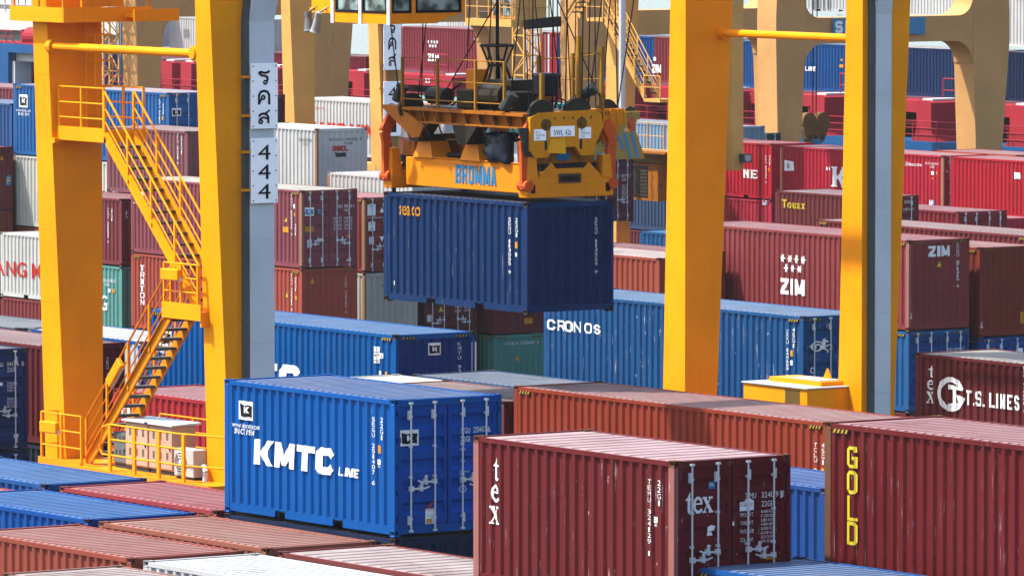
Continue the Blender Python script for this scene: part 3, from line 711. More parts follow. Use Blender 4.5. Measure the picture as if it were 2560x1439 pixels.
# maroon, front
for ch, x0, y0, x1, h in (('t', 1233, 1200, 1249, 58), ('e', 1229, 1253, 1250, 44), ('x', 1225.5, 1307, 1250, 45)):
    mark('tex', 'side', roman(ch), LETW, x0, y0, x1, h)
vtext('tex', 'side', 'TEMU 324129 1', 1616, 1195, 1386, 8); vtext('tex', 'side', '22G1', 1641, 1198, 1262, 8)
uic('tex', 'side', 1634, 1305, 1645, 15); line('tex', 'side', '81', 1636, 1315, 1643, 8)
for ch, x0, x1, h in (('t', 1714, 1733, 53), ('e', 1733, 1757, 42), ('x', 1756, 1784, 40)):
    mark('tex', 'end', roman(ch), LETW, x0, {'t': 1284, 'e': 1283, 'x': 1281}[ch], x1, h)
patch('tex', 'end', 1772, 1221, 1788, 17, LETN); line('tex', 'end', 'GL', 1774, 1214, 1786, 8)
line('tex', 'end', 'TEMU', 1863, 1246, 1890, 14); line('tex', 'end', '324129', 1904, 1243, 1946, 14); line('tex', 'end', '1', 1954, 1241, 1957, 12)
mark('tex', 'end', stroke([(0, 0), (1, 0), (1, 1), (0, 1)], .1, True), LETW, 1951, 1243, 1960, 17); line('tex', 'end', '22G1', 1904, 1265, 1930, 14)
mark('tex', 'end', [[(0, 0), (1, .05), (1, .8), (.7, 1), (.4, .95), (.36, .75), (0, .72)]], LETW, 1850, 1277, 1885, 31, 0, 'torn_sticker'); line('tex', 'end', 'CSCEC', 1852, 1266, 1883, 9, LETB, True)
rows('tex', 'end', 1851, 1291, 1884, 21, ['MAX. WT.', 'TARE WT.', 'PAYLOAD', 'CU. CAP.'], 10)
rows('tex', 'end', 1902, 1281, 1934, 10.6, ['30.480 KGS', '67.200 LBS', '2.180 KGS', '4.810 LBS', '28.300 KGS', '62.390 LBS', '33.2 CU.M.', '1.170 CU.FT'], 7)
mark('tex', 'end', [[(.0, 0), (.7, 0), (.55, .35), (.1, .35)], [(.1, .35), (.9, .5), (1, .9), (.5, 1), (.1, .8)]], LETW, 1767, 1338, 1788, 26, 0, 'torn_sticker')
patch('tex', 'end', 1915, 1398, 1932, 9, LETO); patch('tex', 'end', 1829, 1313, 1836, 10, LETW)
# dark red with yellow capitals
for ch, y0, h in (('G', 1168, 54), ('O', 1233, 58), ('L', 1300, 62), ('D', 1360, 58)):
    mark('gold', 'side', block_letter(ch, .62, .15, .13), LETY, 2117, y0-1, 2143, h)
# hanging container
SEACO_LATER = []
# long orange brown
vtext('tclu', 'side', 'TCLU 965211 4', 2037, 1105, 1268, 7); vtext('tclu', 'side', '45G1', 2056, 1106, 1160, 7); patch('tclu', 'side', 2052, 1181, 2062, 12, LETO)
# long blue behind the column
flag('kmtc40', 'side', 398, 863, 428, 42); line('kmtc40', 'side', 'www.ekmtc.com', 388, 880, 441, 9, bold=True)
mark('kmtc40', 'side', block_text('KMTC', t=.30, th=.26, gap=.07, ws=T_, shear=.05), LETW, 520, 957, 752, 70)
for y, x1, s in ((878, 949, 'KTU'), (893, 958, '91992'), (906, 948, '461')):
    patch('kmtc40', 'side', 934, y, x1, 13, LETW); line('kmtc40', 'side', s, 935.5, y-2, x1-1.5, 8.5, LETB)
patch('kmtc40', 'side', 947, 935, 954, 9, LETW); patch('kmtc40', 'side', 962, 936, 969, 8, LETO)
flag('kmtc40', 'end', 1070, 888, 1103, 31); vtext('kmtc40', 'end', 'KMTU 931240 0', 1149, 855, 1000, 7)
patch('kmtc40', 'end', 1178.5, 990, 1190, 136, LETW); vtext('kmtc40', 'end', 'CAUTION HIGH', 1184, 857, 985, 6, LETR)
# long blue with roman capitals
for ch, x0, y0, x1, h in (('C', 1369, 823, 1390, 26), ('R', 1393, 825, 1413, 26), ('O', 1412, 828, 1433, 27), ('N', 1434, 829, 1454, 26), ('O', 1461, 832, 1480, 26), ('S', 1485, 834, 1502, 24)):
    mark('cronos', 'side', block_letter(ch, .85, .2 if ch != 'N' else .16, .12, .06), LETW, x0, y0, x1, h)
vtext('cronos', 'side', 'CRXU 140659 0', 1963, 822, 943, 6); vtext('cronos', 'side', '45G1', 1979, 818, 868, 6); patch('cronos', 'side', 1975, 890, 1982, 15, LETO); uic('cronos', 'side', 1975, 912, 1982, 12)
sp = [(.36+.30*(1-i/16)*math.cos(i*.85), .42+.42*(1-i/16)*math.sin(i*.85)) for i in range(13)]
horse = stroke(sp, .075)+[[(0, .42), (.16, .5), (.22, .62), (.08, .55)], [(.05, .36), (.2, .40), (.16, .5)], [(.48, .2), (.66, .3), (.72, .6), (.56, .52)], [(.56, .52), (.72, .6), (.70, .86), (.60, .78)], [(.60, .78), (.70, .86), (.73, 1), (.56, .88)], [(.70, .86), (.84, .8), (.82, .70), (.71, .74)],
        [(.66, .34), (.72, .48), (.92, .60), (.94, .55)], [(.92, .60), (.96, .56), (1, .40), (.96, .40)], [(.60, .28), (.68, .34), (.82, .18), (.78, .14)], [(.78, .14), (.84, .18), (.80, .0), (.76, .02)]]
mark('cronos', 'end', horse, LETW, 2022, 884, 2081, 38, 0, 'sea_horse_emblem'); mark('cronos', 'end', stroke([(.2, 0), (.8, .0), (1, .3), (1, .7), (.8, 1), (.2, 1), (0, .7), (0, .3)], .24, True), LETW, 2026, 933, 2037, 15, 0, 'round_emblem')
# red with white stars
for x, y, r in ((1957, 644, 11), (1975, 646, 10), (1991.5, 647, 11), (2008, 649, 11), (1966, 669, 11), (1982, 670, 10), (1999, 672, 10)):
    mark('zim', 'side', star6(0, 0, 1), LETW, x-r*.62, y+r, x+r*.62, r*2, 0, 'star')
ZW = dict(Z=.85, I=.3, M=1.0)
mark('zim', 'side', block_text('ZIM', t=.30, th=.24, gap=.14, ws=ZW), LETW, 1951, 734, 2012, 40)
mark('zim', 'end', block_text('ZIM', t=.30, th=.24, gap=.14, ws=ZW), LETW, 2322, 642, 2375, 27); tri('zim', 'end', 2348, 667, 10, 15)
vtext('zim', 'end', 'ZCSU 871415 4', 2394, 608, 718, 6); vtext('zim', 'end', 'ZIM', 2276.5, 783, 797, 6, LETW, True); vtext('brownr', 'end', 'ZIM', 2453, 804, 820, 6, LETW, True)
line('zim_low', 'end', 'CESU 687086 7', 2368, 876, 2410, 6); patch('brownr_low', 'end', 2458, 882, 2484, 9, LETW); patch('brownr_low', 'end', 2541, 880, 2557, 10, LETW); patch('brownr_low', 'end', 2493, 882, 2502, 10, LETC)
patch('brownr', 'end', 2552, 808, 2572, 29, LETO); vtext('brownr', 'end', 'CAU', 2557, 782, 806, 5, LETB)
# white ring emblem
for ch, x0, y0, x1, h in (('t', 2322, 942, 2334, 30), ('e', 2320, 973, 2334, 25), ('x', 2318, 1006, 2335, 29)):
    mark('tslines', 'side', roman(ch), LETW, x0, y0, x1, h)
ring = stroke([(.5+.43*math.cos(PI*(.12+i*.108)), .5+.43*math.sin(PI*(.12+i*.108))) for i in range(18)], .15)
ring += [[(.42, .64), (.95, .64), (.95, .72), (.42, .78)], [(.56, .2), (.70, .2), (.70, .64), (.56, .64)], [(.40, .14), (.84, .2), (.80, .28), (.42, .22)], [(.70, .5), (.96, .46), (.86, .28), (.74, .3)]]
mark('tslines', 'side', ring, LETW, 2343, 1024, 2412, 86, 0, 'ring_emblem')
mark('tslines', 'side', block_text('T.S. LINES', w=.55, t=.17, gap=.16), LETW, 2415, 1011, 2550, 37)
vtext('tslines', 'side', 'TEMU 640098 1', 2557, 905, 1030, 5)
# left middle stacks
for i, ch in enumerate('TRITON'): mark('triton', 'side', block_letter(ch, .8, .2, .14, .07), LETW, 350.5, 676+i*17, 361.5, 14)
vtext('triton', 'side', 'TCNU 738412 0', 729, 684, 776, 4); vtext('triton', 'side', '45G1', 740, 692, 727, 4); patch('triton', 'side', 737, 748, 743, 9, LETO); tri('triton', 'side', 717.5, 742, 7, 15)
vtext('triton', 'end', 'TCNU 738412 0', 865, 690, 782, 4.5); tri('triton', 'end', 781, 708, 10, 14)
line('tghu', 'side', 'www.ekmtc.com', 334, 509, 370, 6); flag('tghu', 'side', 343, 502, 358, 24, LETC)
vtext('tghu', 'side', 'TGHU 850335 4', 726, 485, 588, 4); vtext('tghu', 'side', '45G1', 737.5, 558, 588, 3.5); patch('tghu', 'side', 708, 580, 722, 14, LETO); tri('tghu', 'side', 715, 554, 7, 11); patch('tghu', 'side', 734, 540, 739, 8, LETO); patch('tghu', 'side', 733, 521, 738, 11, LETW)
flag('tghu', 'end', 762, 540, 785, 21, LETC); patch('tghu', 'end', 795, 534, 803, 11, LETC); line('tghu', 'end', 'TGHU', 842, 520, 856, 8); line('tghu', 'end', '850335 4', 861, 519, 886, 8); line('tghu', 'end', '45G1', 861, 529, 874, 7)
rows('tghu', 'end', 834, 549, 855, 8.5, ['MAX. WT.', 'TARE WT.', 'PAYLOAD', 'CU. CAP.'], 6); rows('tghu', 'end', 861, 548, 880, 8.5, ['30.480 KGS', '3.900 KGS', '26.580 KGS', '76.4 CU.M.'], 6)
patch('tghu', 'end', 762, 579, 785, 13, LETO); line('tghu', 'end', 'CAUTION', 763, 572, 784, 5, LETB); patch('tghu', 'end', 768, 619, 780, 20, STEEL); patch('tghu', 'end', 866, 593, 875, 6, LETO); mark('tghu', 'end', FLAG, LETW, 795, 603, 808, 7); patch('tghu', 'end', 867, 652, 878, 4, LETW)
patch('florens', 'end', 919, 539, 939, 28, LETW); line('florens', 'end', 'www.florens.com', 917, 547, 968, 5); patch('florens', 'end', 921, 577, 938, 22, LETW); line('florens', 'end', 'CAUTION', 922.5, 562, 936.5, 4, LETB); line('florens', 'end', 'HIGH', 925, 574, 934, 4, LETB)
tri('florens', 'end', 955, 531, 11, 13, LETW); tri('florens', 'end', 955, 604, 11, 13, LETW, False); patch('florens', 'end', 923, 611, 935, 19, STEEL)
line('beige', 'end', 'OOLU 145027 9', 951, 716, 1035, 5, LETB)
tri('n2', 'end', 1103, 779, 12, 14); rows('n2', 'end', 1137, 769, 1153, 11, ['PAYLOAD', 'CU. CAP.'], 6); rows('n2', 'end', 1161, 765, 1177, 6.5, ['26.580 KGS', '76.4 CU.M.', '2.698 CU.FT'], 4.5); patch('n2', 'end', 1068, 804, 1079, 17, STEEL)
line('teal', 'end', 'CCLU 722369 3', 1263, 862, 1346, 7); tri('teal', 'end', 1293, 901, 12, 14, LETO); patch('n3', 'end', 1311, 809, 1331, 14, LETO); line('n3', 'end', 'CAUTION', 1313, 802, 1329, 4, LETB)
line('teall', 'side', 'CSLU 128922', 258, 703, 288, 7); line('teall', 'side', '22G1', 263, 713, 274, 6); line('teall', 'side', 'CHING', 190, 768, 268, 38, bold=True); patch('teall', 'side', 281, 731, 286, 9, LETO); patch('teall', 'side', 272, 730, 276, 9, LETW)
vtext('maroonl', 'side', 'TGHU 265530 7', 275, 520, 608, 4); vtext('maroonl', 'side', '22G1', 283, 522, 552, 4); mark('maroonl', 'end', roman('t'), LETW, 312, 545, 321, 20)
line('yang', 'side', 'YANG MING', -40, 683, 168, 38, LETR, True)
mark('yangmin', 'side', block_text('YANG MING', w=.7, t=.24, gap=.14), LETR, 772, 333, 958, 30); line('yangmin', 'side', 'www.yangming.com', 748, 271, 812, 8, LETR)
line('oocl', 'end', 'OOLU 156312 0', 824, 352, 905, 6, LETB); line('oocl', 'end', '22G1', 858, 361, 881, 5, LETB); mark('oocl', 'end', block_text('OOCL', w=.75, t=.28, gap=.05), LETR, 831, 378, 871, 13); line('oocl', 'side', 'OOLU 853100', 746, 352, 780, 7, LETB); line('oocl', 'side', '22G1', 759, 362, 770, 5, LETB); mark('oocl', 'end', FLAG, DKGREY, 838, 393, 867, 12)
flag('bluekm', 'side', 49, 268, 69, 32); line('bluekm', 'side', 'www.ekmtc.com', 41, 278, 77, 7, bold=True); line('bluekm', 'side', 'SINCE 1954', 45, 288, 72, 7, bold=True); vtext('bluekm', 'side', 'KMTU 822150 3', 398, 248, 320, 4); vtext('bluekm', 'side', '45G1', 407, 258, 286, 4); patch('bluekm', 'side', 404, 300, 409, 9, LETO); flag('bluekm', 'end', 430, 291, 453, 20)
vtext('m4', 'side', 'TRLU 290011 8', 444, 335, 410, 4); vtext('m4', 'side', '22G1', 453, 340, 385, 3.5)
tri('leftmar2', 'end', 5, 400, 9, 12, LETO); patch('leftmar2', 'end', 15, 464, 28, 25, LETN); line('leftmar2', 'end', 'F', 18, 460, 26, 16, LETY, True)
vtext('l11', 'end', 'TEXU 390112 3', 270, 893, 992, 6)
# navy doors, left edge
line('l10', 'end', 'SEGU', -12, 917, 8, 11); line('l10', 'end', '044396', 18, 915, 47, 11); line('l10', 'end', '0', 54, 914, 60, 11); line('l10', 'end', '22G1', 18, 929, 37, 11)
rows('l10', 'end', 18, 959, 40, 6.5, ['30.480 KG', '67.200 LB', '2.190 KG', '4.830 LB'], 5); rows('l10', 'end', 18, 999, 42, 6.5, ['28.290 KG', '62.370 LB', '33.2 CU.M', '1.172 CUFT'], 5); patch('l10', 'end', 35, 1091, 46, 6, LETW); patch('l10', 'end', -4, 964, 7, 8, LETW)
vtext('l10b', 'end', 'DN', 25, 1130, 1158, 7)
patch('red13', 'side', 303, 1040, 326, 24, LETW); line('red13', 'side', 'R', 309, 1036, 321, 16, LETR, True); patch('red13', 'side', 331, 1055, 341, 22, LETW)
# crimson row
mark('kline', 'side', [[(0, 0), (1, .08), (.94, .9), (0, 1)]], LETW, 1961, 427, 1986, 27, 0, 'pennant'); line('kline', 'side', 'k', 1969, 421, 1977, 14, LETB)
mark('kline', 'side', block_letter('K', .95, .26, .2, .08), LETW, 2078, 466, 2122, 50); line('kline', 'side', 'ii', 2066, 425, 2076, 8, bold=True)
for i, ch in enumerate('LINE'): mark('kline', 'side', block_letter(ch, .85, .24, .15, .07), LETW, 2130+i*26, 470+i*1.5, 2151+i*26, 28)
line('kline', 'side', 'www.kline.com', 2238, 412, 2304, 9, bold=True); line('kline', 'side', 'KKTU 164254 5', 2313, 411, 2347, 6); line('kline', 'side', '42G1', 2326, 420, 2336, 6)
for c_, x in (('kline', 2324), ('ne', 1907)):
    patch(c_, 'side', x, 512, x+6, 12, LETW); patch(c_, 'side', x+6, 512, x+12, 12, LETN); line(c_, 'side', 'T', x+1, 510, x+5, 9, LETB); line(c_, 'side', 'R', x+7, 510, x+11, 9, LETW)
patch('kline', 'side', 2328, 437, 2335, 9, LETW); patch('kline', 'side', 2340, 437, 2344, 8, LETO); patch('kline', 'side', 2329, 448, 2334, 4, LETO)
mark('kline', 'end', disc(0, 0, 1, 1), LETW, 2390, 421, 2398, 11, 0, 'round_emblem'); line('kline', 'end', 'K LINE', 2366, 432, 2400, 6); line('kline', 'end', 'KKTU', 2426, 414, 2436, 5); line('kline', 'end', '164254 5', 2441, 414, 2463, 5); line('kline', 'end', '42G1', 2441, 422, 2451, 5)
rows('kline', 'end', 2423, 448, 2436, 7.5, ['MAX. WT.', 'TARE WT.', 'PAYLOAD', 'CU. CAP.'], 4.5); rows('kline', 'end', 2441, 445, 2454, 6, ['30.480 KG', '67.200 LB', '3.800 KG', '8.380 LB', '26.680 KG'], 4); patch('kline', 'end', 2389, 466, 2401, 16, DKGREY)
for i, ch in enumerate('NE'): mark('ne', 'side', block_letter(ch, .85, .24, .15, .07), LETW, 1858+i*19, 444+i*1.5, 1874+i*19, 21)
vtext('ne', 'side', 'KLTU 109352 6', 1914, 388, 457, 4); vtext('ne', 'side', '42G1', 1923, 388, 412, 4); patch('ne', 'side', 1921, 428, 1925, 9, LETO)
mark('kline2', 'side', [[(0, 0), (1, .08), (.94, .9), (0, 1)]], LETW, 2535, 447, 2552, 17, 0, 'pennant')
line('touax', 'side', 'Touax', 1955, 519, 2014, 21, LETY, True); line('touax', 'end', '0082282', 2252, 498, 2288, 7); line('touax', 'end', '22G1', 2261, 508, 2277, 7); line('touax', 'end', '2.180 KGS', 2258, 526, 2284, 6)
for c_, x in (('kline', 2380),): pass
# ================================================================== flat lettering on plain faces
def face_text(parent, o, ux, uy, polys, mat, name='lettering', lift=.004):
    """polys already in metres; o lower-left corner, ux / uy unit axes on the face"""
    ux, uy, o = Vector(ux), Vector(uy), Vector(o); nz = ux.cross(uy).normalized(); mb = MB()
    for i, p in enumerate(polys):
        pts = [o+ux*q[0]+uy*q[1]+nz*(lift+.0008*(i % 12)) for q in p]
        mb.face(pts)
    me = bpy.data.meshes.new(name); me.from_pydata(mb.v, [], mb.f); me.materials.append(mat)
    for p in me.polygons:
        if p.normal.dot(nz) < 0: p.flip()
    ob = bpy.data.objects.new(name, me); COL.objects.link(ob); ob.parent = parent
    return ob
def fit_m(polys, w, h): return fitbox(polys, 0, w, 0, h)
def rail(mb, pts, h=1.05, post=.05, tube=.022, step=1.3, mids=(.5,), mi=0, endposts=True):
    """guard rail along a polyline of floor points"""
    for a, b in zip(pts, pts[1:]):
        a, b = Vector(a), Vector(b); n = max(1, round((b-a).length/step))
        for i in range(0 if a == Vector(pts[0]) else 1, n+1):
            p = a.lerp(b, i/n); mb.bar(p, p+Vector((0, 0, h)), post, post, mi)
        for k in (1,)+tuple(mids): mb.cyl(a+Vector((0, 0, h*k)), b+Vector((0, 0, h*k)), tube, 6, mi)
def stair(root, a, b, wid, mats, rails=True, tread=.23, name='stair'):
    """a top, b bottom of the near stringer; the flight is wid deep in +y"""
    a, b = Vector(a), Vector(b); wv = Vector((0, wid, 0)); col, trd = mats
    for k, o_ in ((0, Vector((0, 0, 0))), (1, wv)):
        mb = MB(); mb.bar(a+o_, b+o_, .05, .26); mb.bar(a+o_+Vector((0, -.04 if k == 0 else .04, .12)), b+o_+Vector((0, -.04 if k == 0 else .04, .12)), .09, .02)
        mb.build('stringer', col, root)
    mb = MB(); n = int((a.z-b.z)/tread); dx = .26
    for i in range(1, n):
        p = a.lerp(b, i/n); mb.box(p.x-dx/2, p.x+dx/2, p.y+.03, p.y+wid-.03, p.z-.03, p.z+.03)
    mb.build('stair_treads', trd, root)
    if rails:
        for o_ in (Vector((0, -.03, 0)), wv+Vector((0, .03, 0))):
            mb = MB(); n = max(2, round((b-a).length/1.35))
            for i in range(n+1):
                p = a.lerp(b, i/n)+o_; mb.bar(p-Vector((0, 0, .05)), p+Vector((0, 0, 1.02)), .065, .05)
            for k in (1.02, .66, .36): mb.cyl(a+o_+Vector((0, 0, k)), b+o_+Vector((0, 0, k)), .026 if k > 1 else .018, 6)
            mb.build('handrail', col, root)
# ================================================================== yard gantry cranes
def leg_geom(xn, side, s=0):
    mb = MB()
    def yy(z):
        t = (z-4.25)/10.05
        return (.26-.46*t, 1.26) if side == 0 else (17.9, 18.85+.45*t)
    def xx(z): t = (z-4.25)/10.05; return xn-.95+.3*t
    z0, z1 = -.9, 17.9
    (a0, a1), (b0, b1) = yy(z0), yy(z1)
    mb.hexa([(xx(z0), a0, z0), (xn, a0, z0), (xn, a1, z0), (xx(z0), a1, z0), (xx(z1), b0, z1), (xn, b0, z1), (xn, b1, z1), (xx(z1), b1, z1)])
    for z in (7.9, 13.2):                        # welded joints
        y0, y1 = yy(z); mb.box(xx(z)-.004, xn+.004, y0-.004, y1+.004, z-.012, z+.012)
    return mb, yy, xx
def rtg(ox, oy, label, lit, base, details):
    root = empty('gantry_crane', (ox, oy, 0), label, 'crane', 'gantry cranes in the yard')
    for xn in (-7.2, 0):
        for sd in (0, 1):
            mb, yy, xx = leg_geom(xn, sd)
            mb.build('leg', lit, root)
    MB().box(-.75, .25, -2.5, 21.8, 17.9, 19.4).build('girder', lit, root)
    for y in (-.1, 17.9): MB().box(-8.3, -.76, y, y+1.3, 17.9, 18.8).build('end_tie', lit, root)
    for sd in (0, 1):
        y0, y1 = (.15, 1.5) if sd == 0 else (17.7, 19.05)
        mb = MB(); mb.box(-8.8, 1.0, y0, y1, -1.9, -.85); mb.build('sill_beam', lit, root, bevel=.02)
        mb = MB(); mb.box(-7.21, -.6, y0+.1, y1-.3, 3.0, 4.15); mb.build('deck_beam', lit, root)
        for x in (-7.5, -.3):
            mb = MB(); mb.box(x-1.2, x+1.2, y0+.3, y1-.3, -2.6, -1.9); mb.build('bogie', lit, root)
            for q in (-.8, .8):
                mb = MB(); mb.cyl((x+q, y0+.32, -2.6), (x+q, y1-.32, -2.6), .65, 20); mb.build('wheel', BLACK, root)
        yr = -.1 if sd == 0 else 19.0
        mb = MB(); mb.cyl((-7.1, yr, 13.83), (-.75, yr, 13.83), .095, 14)
        mb.cyl((-7.2, yr, 13.83), (-7.02, yr, 13.83), .17, 12); mb.box(-.95, -.6, yr-.05, yr+.05, 13.66, 14.0); mb.cyl((-.86, yr-.09, 13.83), (-.86, yr+.09, 13.83), .13, 14)
        mb.build('tie_rod', lit, root)
    return root
YN = rtg(-130.4, 80.6, 'tall yellow gantry crane over the front containers, with zigzag stairs and black 444 plates', YEL, 0, True)
def rel(o, p): return Vector(p)-o.location
FLG = paint((.12, .13, .13), 'grey flange', rough=.6, dirt=.5)
def grey_trunk(root, y0, y1, x0, x1, ztop, lean, mat, seams=(5.5, 7.4, 9.7, 12.6)):
    mb = MB(); mb.box(x0, x1, y0, y1, 3.4, ztop)
    mb.hexa([(x0, y0, ztop), (x1, y0, ztop), (x1, y1, ztop), (x0, y1, ztop), (x0+.0, y0+lean, ztop+1.2), (x1+.25, y0+lean, ztop+1.2), (x1+.25, y1+lean, ztop+1.2), (x0, y1+lean, ztop+1.2)])
    mb.box(x0+.02, x1+.22, y0+lean, y1+lean, ztop+1.2, 17.8)
    o = mb.build('cable_trunk', mat, root)
    for z in seams: MB().box(x0, x1+.006, y0+.0, y1, z-.01, z+.01).build('trunk_seam', mat, o)
    f = MB(); f.box(x0-.02, x0+.1, y0-.14, y0-.003, 3.4, ztop); f.hexa([(x0-.02, y0-.14, ztop), (x0+.1, y0-.14, ztop), (x0+.1, y0-.003, ztop), (x0-.02, y0-.003, ztop), (x0-.02, y0-.14+lean, ztop+1.2), (x0+.1, y0-.14+lean, ztop+1.2), (x0+.1, y0-.003+lean, ztop+1.2), (x0-.02, y0-.003+lean, ztop+1.2)])
    for i in range(int((ztop-3.6)/.28)): f.box(x0+.1, x0+.115, y0-.11, y0-.05, 3.6+i*.28, 3.66+i*.28)
    f.build('trunk_flange', FLG, o)
    return o
grey_trunk(YN, .72, 1.36, .02, .14, 14.55, .12, GREYT)
grey_trunk(YN, 18.2, 18.66, .02, .14, 14.45, -.06, GREYT)
def loop(cx, cy, r, t, n=10): return stroke([(cx+r*math.cos(2*PI*i/n), cy+r*math.sin(2*PI*i/n)) for i in range(n)], t, True)
TT = .17
THAI = {'ร': stroke([(.05, .80), (.22, .92), (.55, .84), (.80, .86), (.98, 1.0)], TT)+stroke([(.12, .80), (.30, .66), (.66, .60), (.80, .50), (.80, .22)], TT)+loop(.62, .12, .13, .13),
        'ค': stroke([(.10, 0), (.10, .66), (.24, .90), (.50, .97), (.76, .90), (.90, .66), (.90, 0)], TT)+stroke([(.12, .10), (.30, .42)], .13)+loop(.42, .50, .13, .13),
        'ส': stroke([(.10, .52), (.24, .68), (.50, .74), (.76, .66), (.88, .48), (.88, 0)], TT)+stroke([(.82, .36), (.50, .46), (.24, .38), (.14, .24)], .15)+loop(.26, .13, .13, .13)+stroke([(.62, .80), (.80, .84), (1.0, 1.02)], .13)}
# number plates on the left trunk
def plates(root, xf, yc, w, specs, mat, brk):
    for z0, z1, chars in specs:
        p = MB().box(xf, xf+.03, yc-w/2, yc+w/2, z0, z1).build('sign_plate', mat, root, bevel=.006)
        mb = MB()
        for k in range(5):
            z = z0+.06+(z1-z0-.12)*k/4
            for y in (yc-w/2+.05, yc+w/2-.05): mb.cyl((xf+.03, y, z), (xf+.04, y, z), .016, 6)
        mb.build('bolts', DKGREY, p)
        n = len(chars); h = (z1-z0)*.9/n
        for i, ch in enumerate(chars):
            g = fit_m(THAI.get(ch) or glyph_polys(ch, False), w*.46, h*.76)
            face_text(p, (xf+.032, yc-w*.25, z1-(z1-z0)*.06-h*(i+.9)), (0, 1, 0), (0, 0, 1), g, LETB)
        if brk:
            mb = MB()
            for z in (z0+.3, z1-.3): mb.box(xf-.06, xf-.002, yc-w/2-.22, yc+.1, z-.03, z+.03)
            mb.build('sign_bracket', ORG, p)
plates(YN, .2, 1.05, .70, ((12.16, 13.62, 'รคส'), (10.50, 11.95, '444')), WHITE, True)
# stairs on the left pair of legs
OX, OY = -130.4, 80.6
mb = MB(); mb.box(-7.2, -5.05, .05, 1.15, 11.72, 11.86); mb.box(-7.22, -5.03, .03, .06, 11.68, 12.0); mb.box(-5.06, -5.03, .03, 1.15, 11.68, 11.96); mb.build('landing', YEL, YN)
mb = MB(); rail(mb, [(-7.1, .06, 11.86), (-5.1, .06, 11.86)], step=1.2, mids=(.33, .66)); mb.build('handrail', YEL, YN); mb = MB(); rail(mb, [(-6.9, 1.12, 11.86), (-5.1, 1.12, 11.86)], step=1.2, mids=(.33, .66)); mb.build('handrail', YEL, YN)
stair(YN, (-5.05, .08, 11.82), (-.95, .08, 8.05), .72, (YEL, TREAD))
mb = MB(); mb.box(-2.25, -.62, -.1, 1.1, 7.95, 8.05); mb.box(-2.27, -.6, -.13, -.1, 7.86, 8.22); mb.box(-.66, -.6, -.1, 1.1, 7.72, 7.95); mb.box(-2.27, -2.24, -.1, 1.1, 7.80, 8.0); mb.build('landing', YEL, YN)
mb = MB(); rail(mb, [(-2.2, -.1, 8.05), (-.75, -.1, 8.05)], step=.9, mids=(.4, .7)); mb.build('handrail', YEL, YN); mb = MB(); rail(mb, [(-2.2, 1.08, 8.05), (-.75, 1.08, 8.05)], step=.9, mids=(.5,)); mb.build('handrail', YEL, YN)
stair(YN, (-2.2, .10, 8.0), (-5.95, .10, 4.28), .64, (ORG, TREAD))
mb = MB(); mb.box(-7.5, -5.3, -.28, .16, 4.16, 4.26); mb.box(-7.15, -5.3, .16, 1.3, 4.20, 4.262); mb.box(-7.52, -5.6, -.31, -.28, 3.98, 4.34); mb.build('landing', YELD, YN)
mb = MB(); rail(mb, [(-5.6, -.27, 4.26), (-7.4, -.27, 4.26), (-7.4, .15, 4.26)], step=1.1, mids=(.33, .66), h=1.12); mb.build('handrail', YEL, YN)
# ladder with hoops between the upper platform and the landing
mb = MB()
for y in (.72, 1.02): mb.cyl((-6.98, y, 11.86), (-6.98, y, 15.6), .022, 6)
for i in range(13): mb.cyl((-6.98, .72, 12+i*.28), (-6.98, 1.02, 12+i*.28), .015, 6)
for z in (12.9, 13.5, 14.1): mb.tube([(-6.98, .66, z), (-6.5, .62, z), (-6.35, .87, z), (-6.5, 1.12, z), (-6.98, 1.08, z)], .016, 6)
for y in (.64, .87, 1.1): mb.cyl((-6.45, y, 12.9), (-6.45, y, 14.1), .014, 6)
mb.build('ladder', YEL, YN)
mb = MB(); mb.box(-8.5, -6.1, -.4, 1.75, 14.46, 14.56); mb.box(-8.52, -6.08, -.43, -.4, 14.4, 14.74); mb.box(-6.1, -6.06, -.43, 1.95, 14.4, 14.74); mb.box(-6.1, -5.5, 1.2, 2.3, 14.5, 14.6); mb.box(-5.5, -5.46, 1.1, 2.3, 14.42, 14.7); mb.build('upper_platform', YEL, YN)
mb = MB(); rail(mb, [(-8.4, -.38, 14.56), (-6.15, -.38, 14.56), (-6.15, 1.9, 14.56)], step=.9, mids=(.4, .7)); mb.box(-6.2, -6.12, .1, 1.2, 14.75, 15.8); mb.build('handrail', YELD, YN)
mb = MB(); mb.box(-7.196, -7.06, -.1, .62, 11.60, 11.715); mb.build('bracket', YEL, YN)
def flood(root, p, d, w=.5):
    """flat box floodlight hung on a rail: p centre, d its long direction"""
    p, d = Vector(p), Vector(d).normalized()
    o = MB().bar(p-d*w/2, p+d*w/2, .12, .26).build('floodlight', YEL, root, bevel=.02)
    MB().bar(p-d*w*.46+Vector((.07, .02, -.1)), p+d*w*.46+Vector((.07, .02, -.1)), .05, .08).build('lamp_tube', STEEL, o)
flood(YN, (-1.75, -.2, 8.85), (1, 0, .02), .75); flood(YN, (-4.55, .0, 6.45), (1, 0, 1.0), .75); flood(YN, (-1.75, .9, 10.55), (1, 0, -.95), .8); flood(YN, (-6.95, -.33, 5.05), (1, 0, .02), .75)
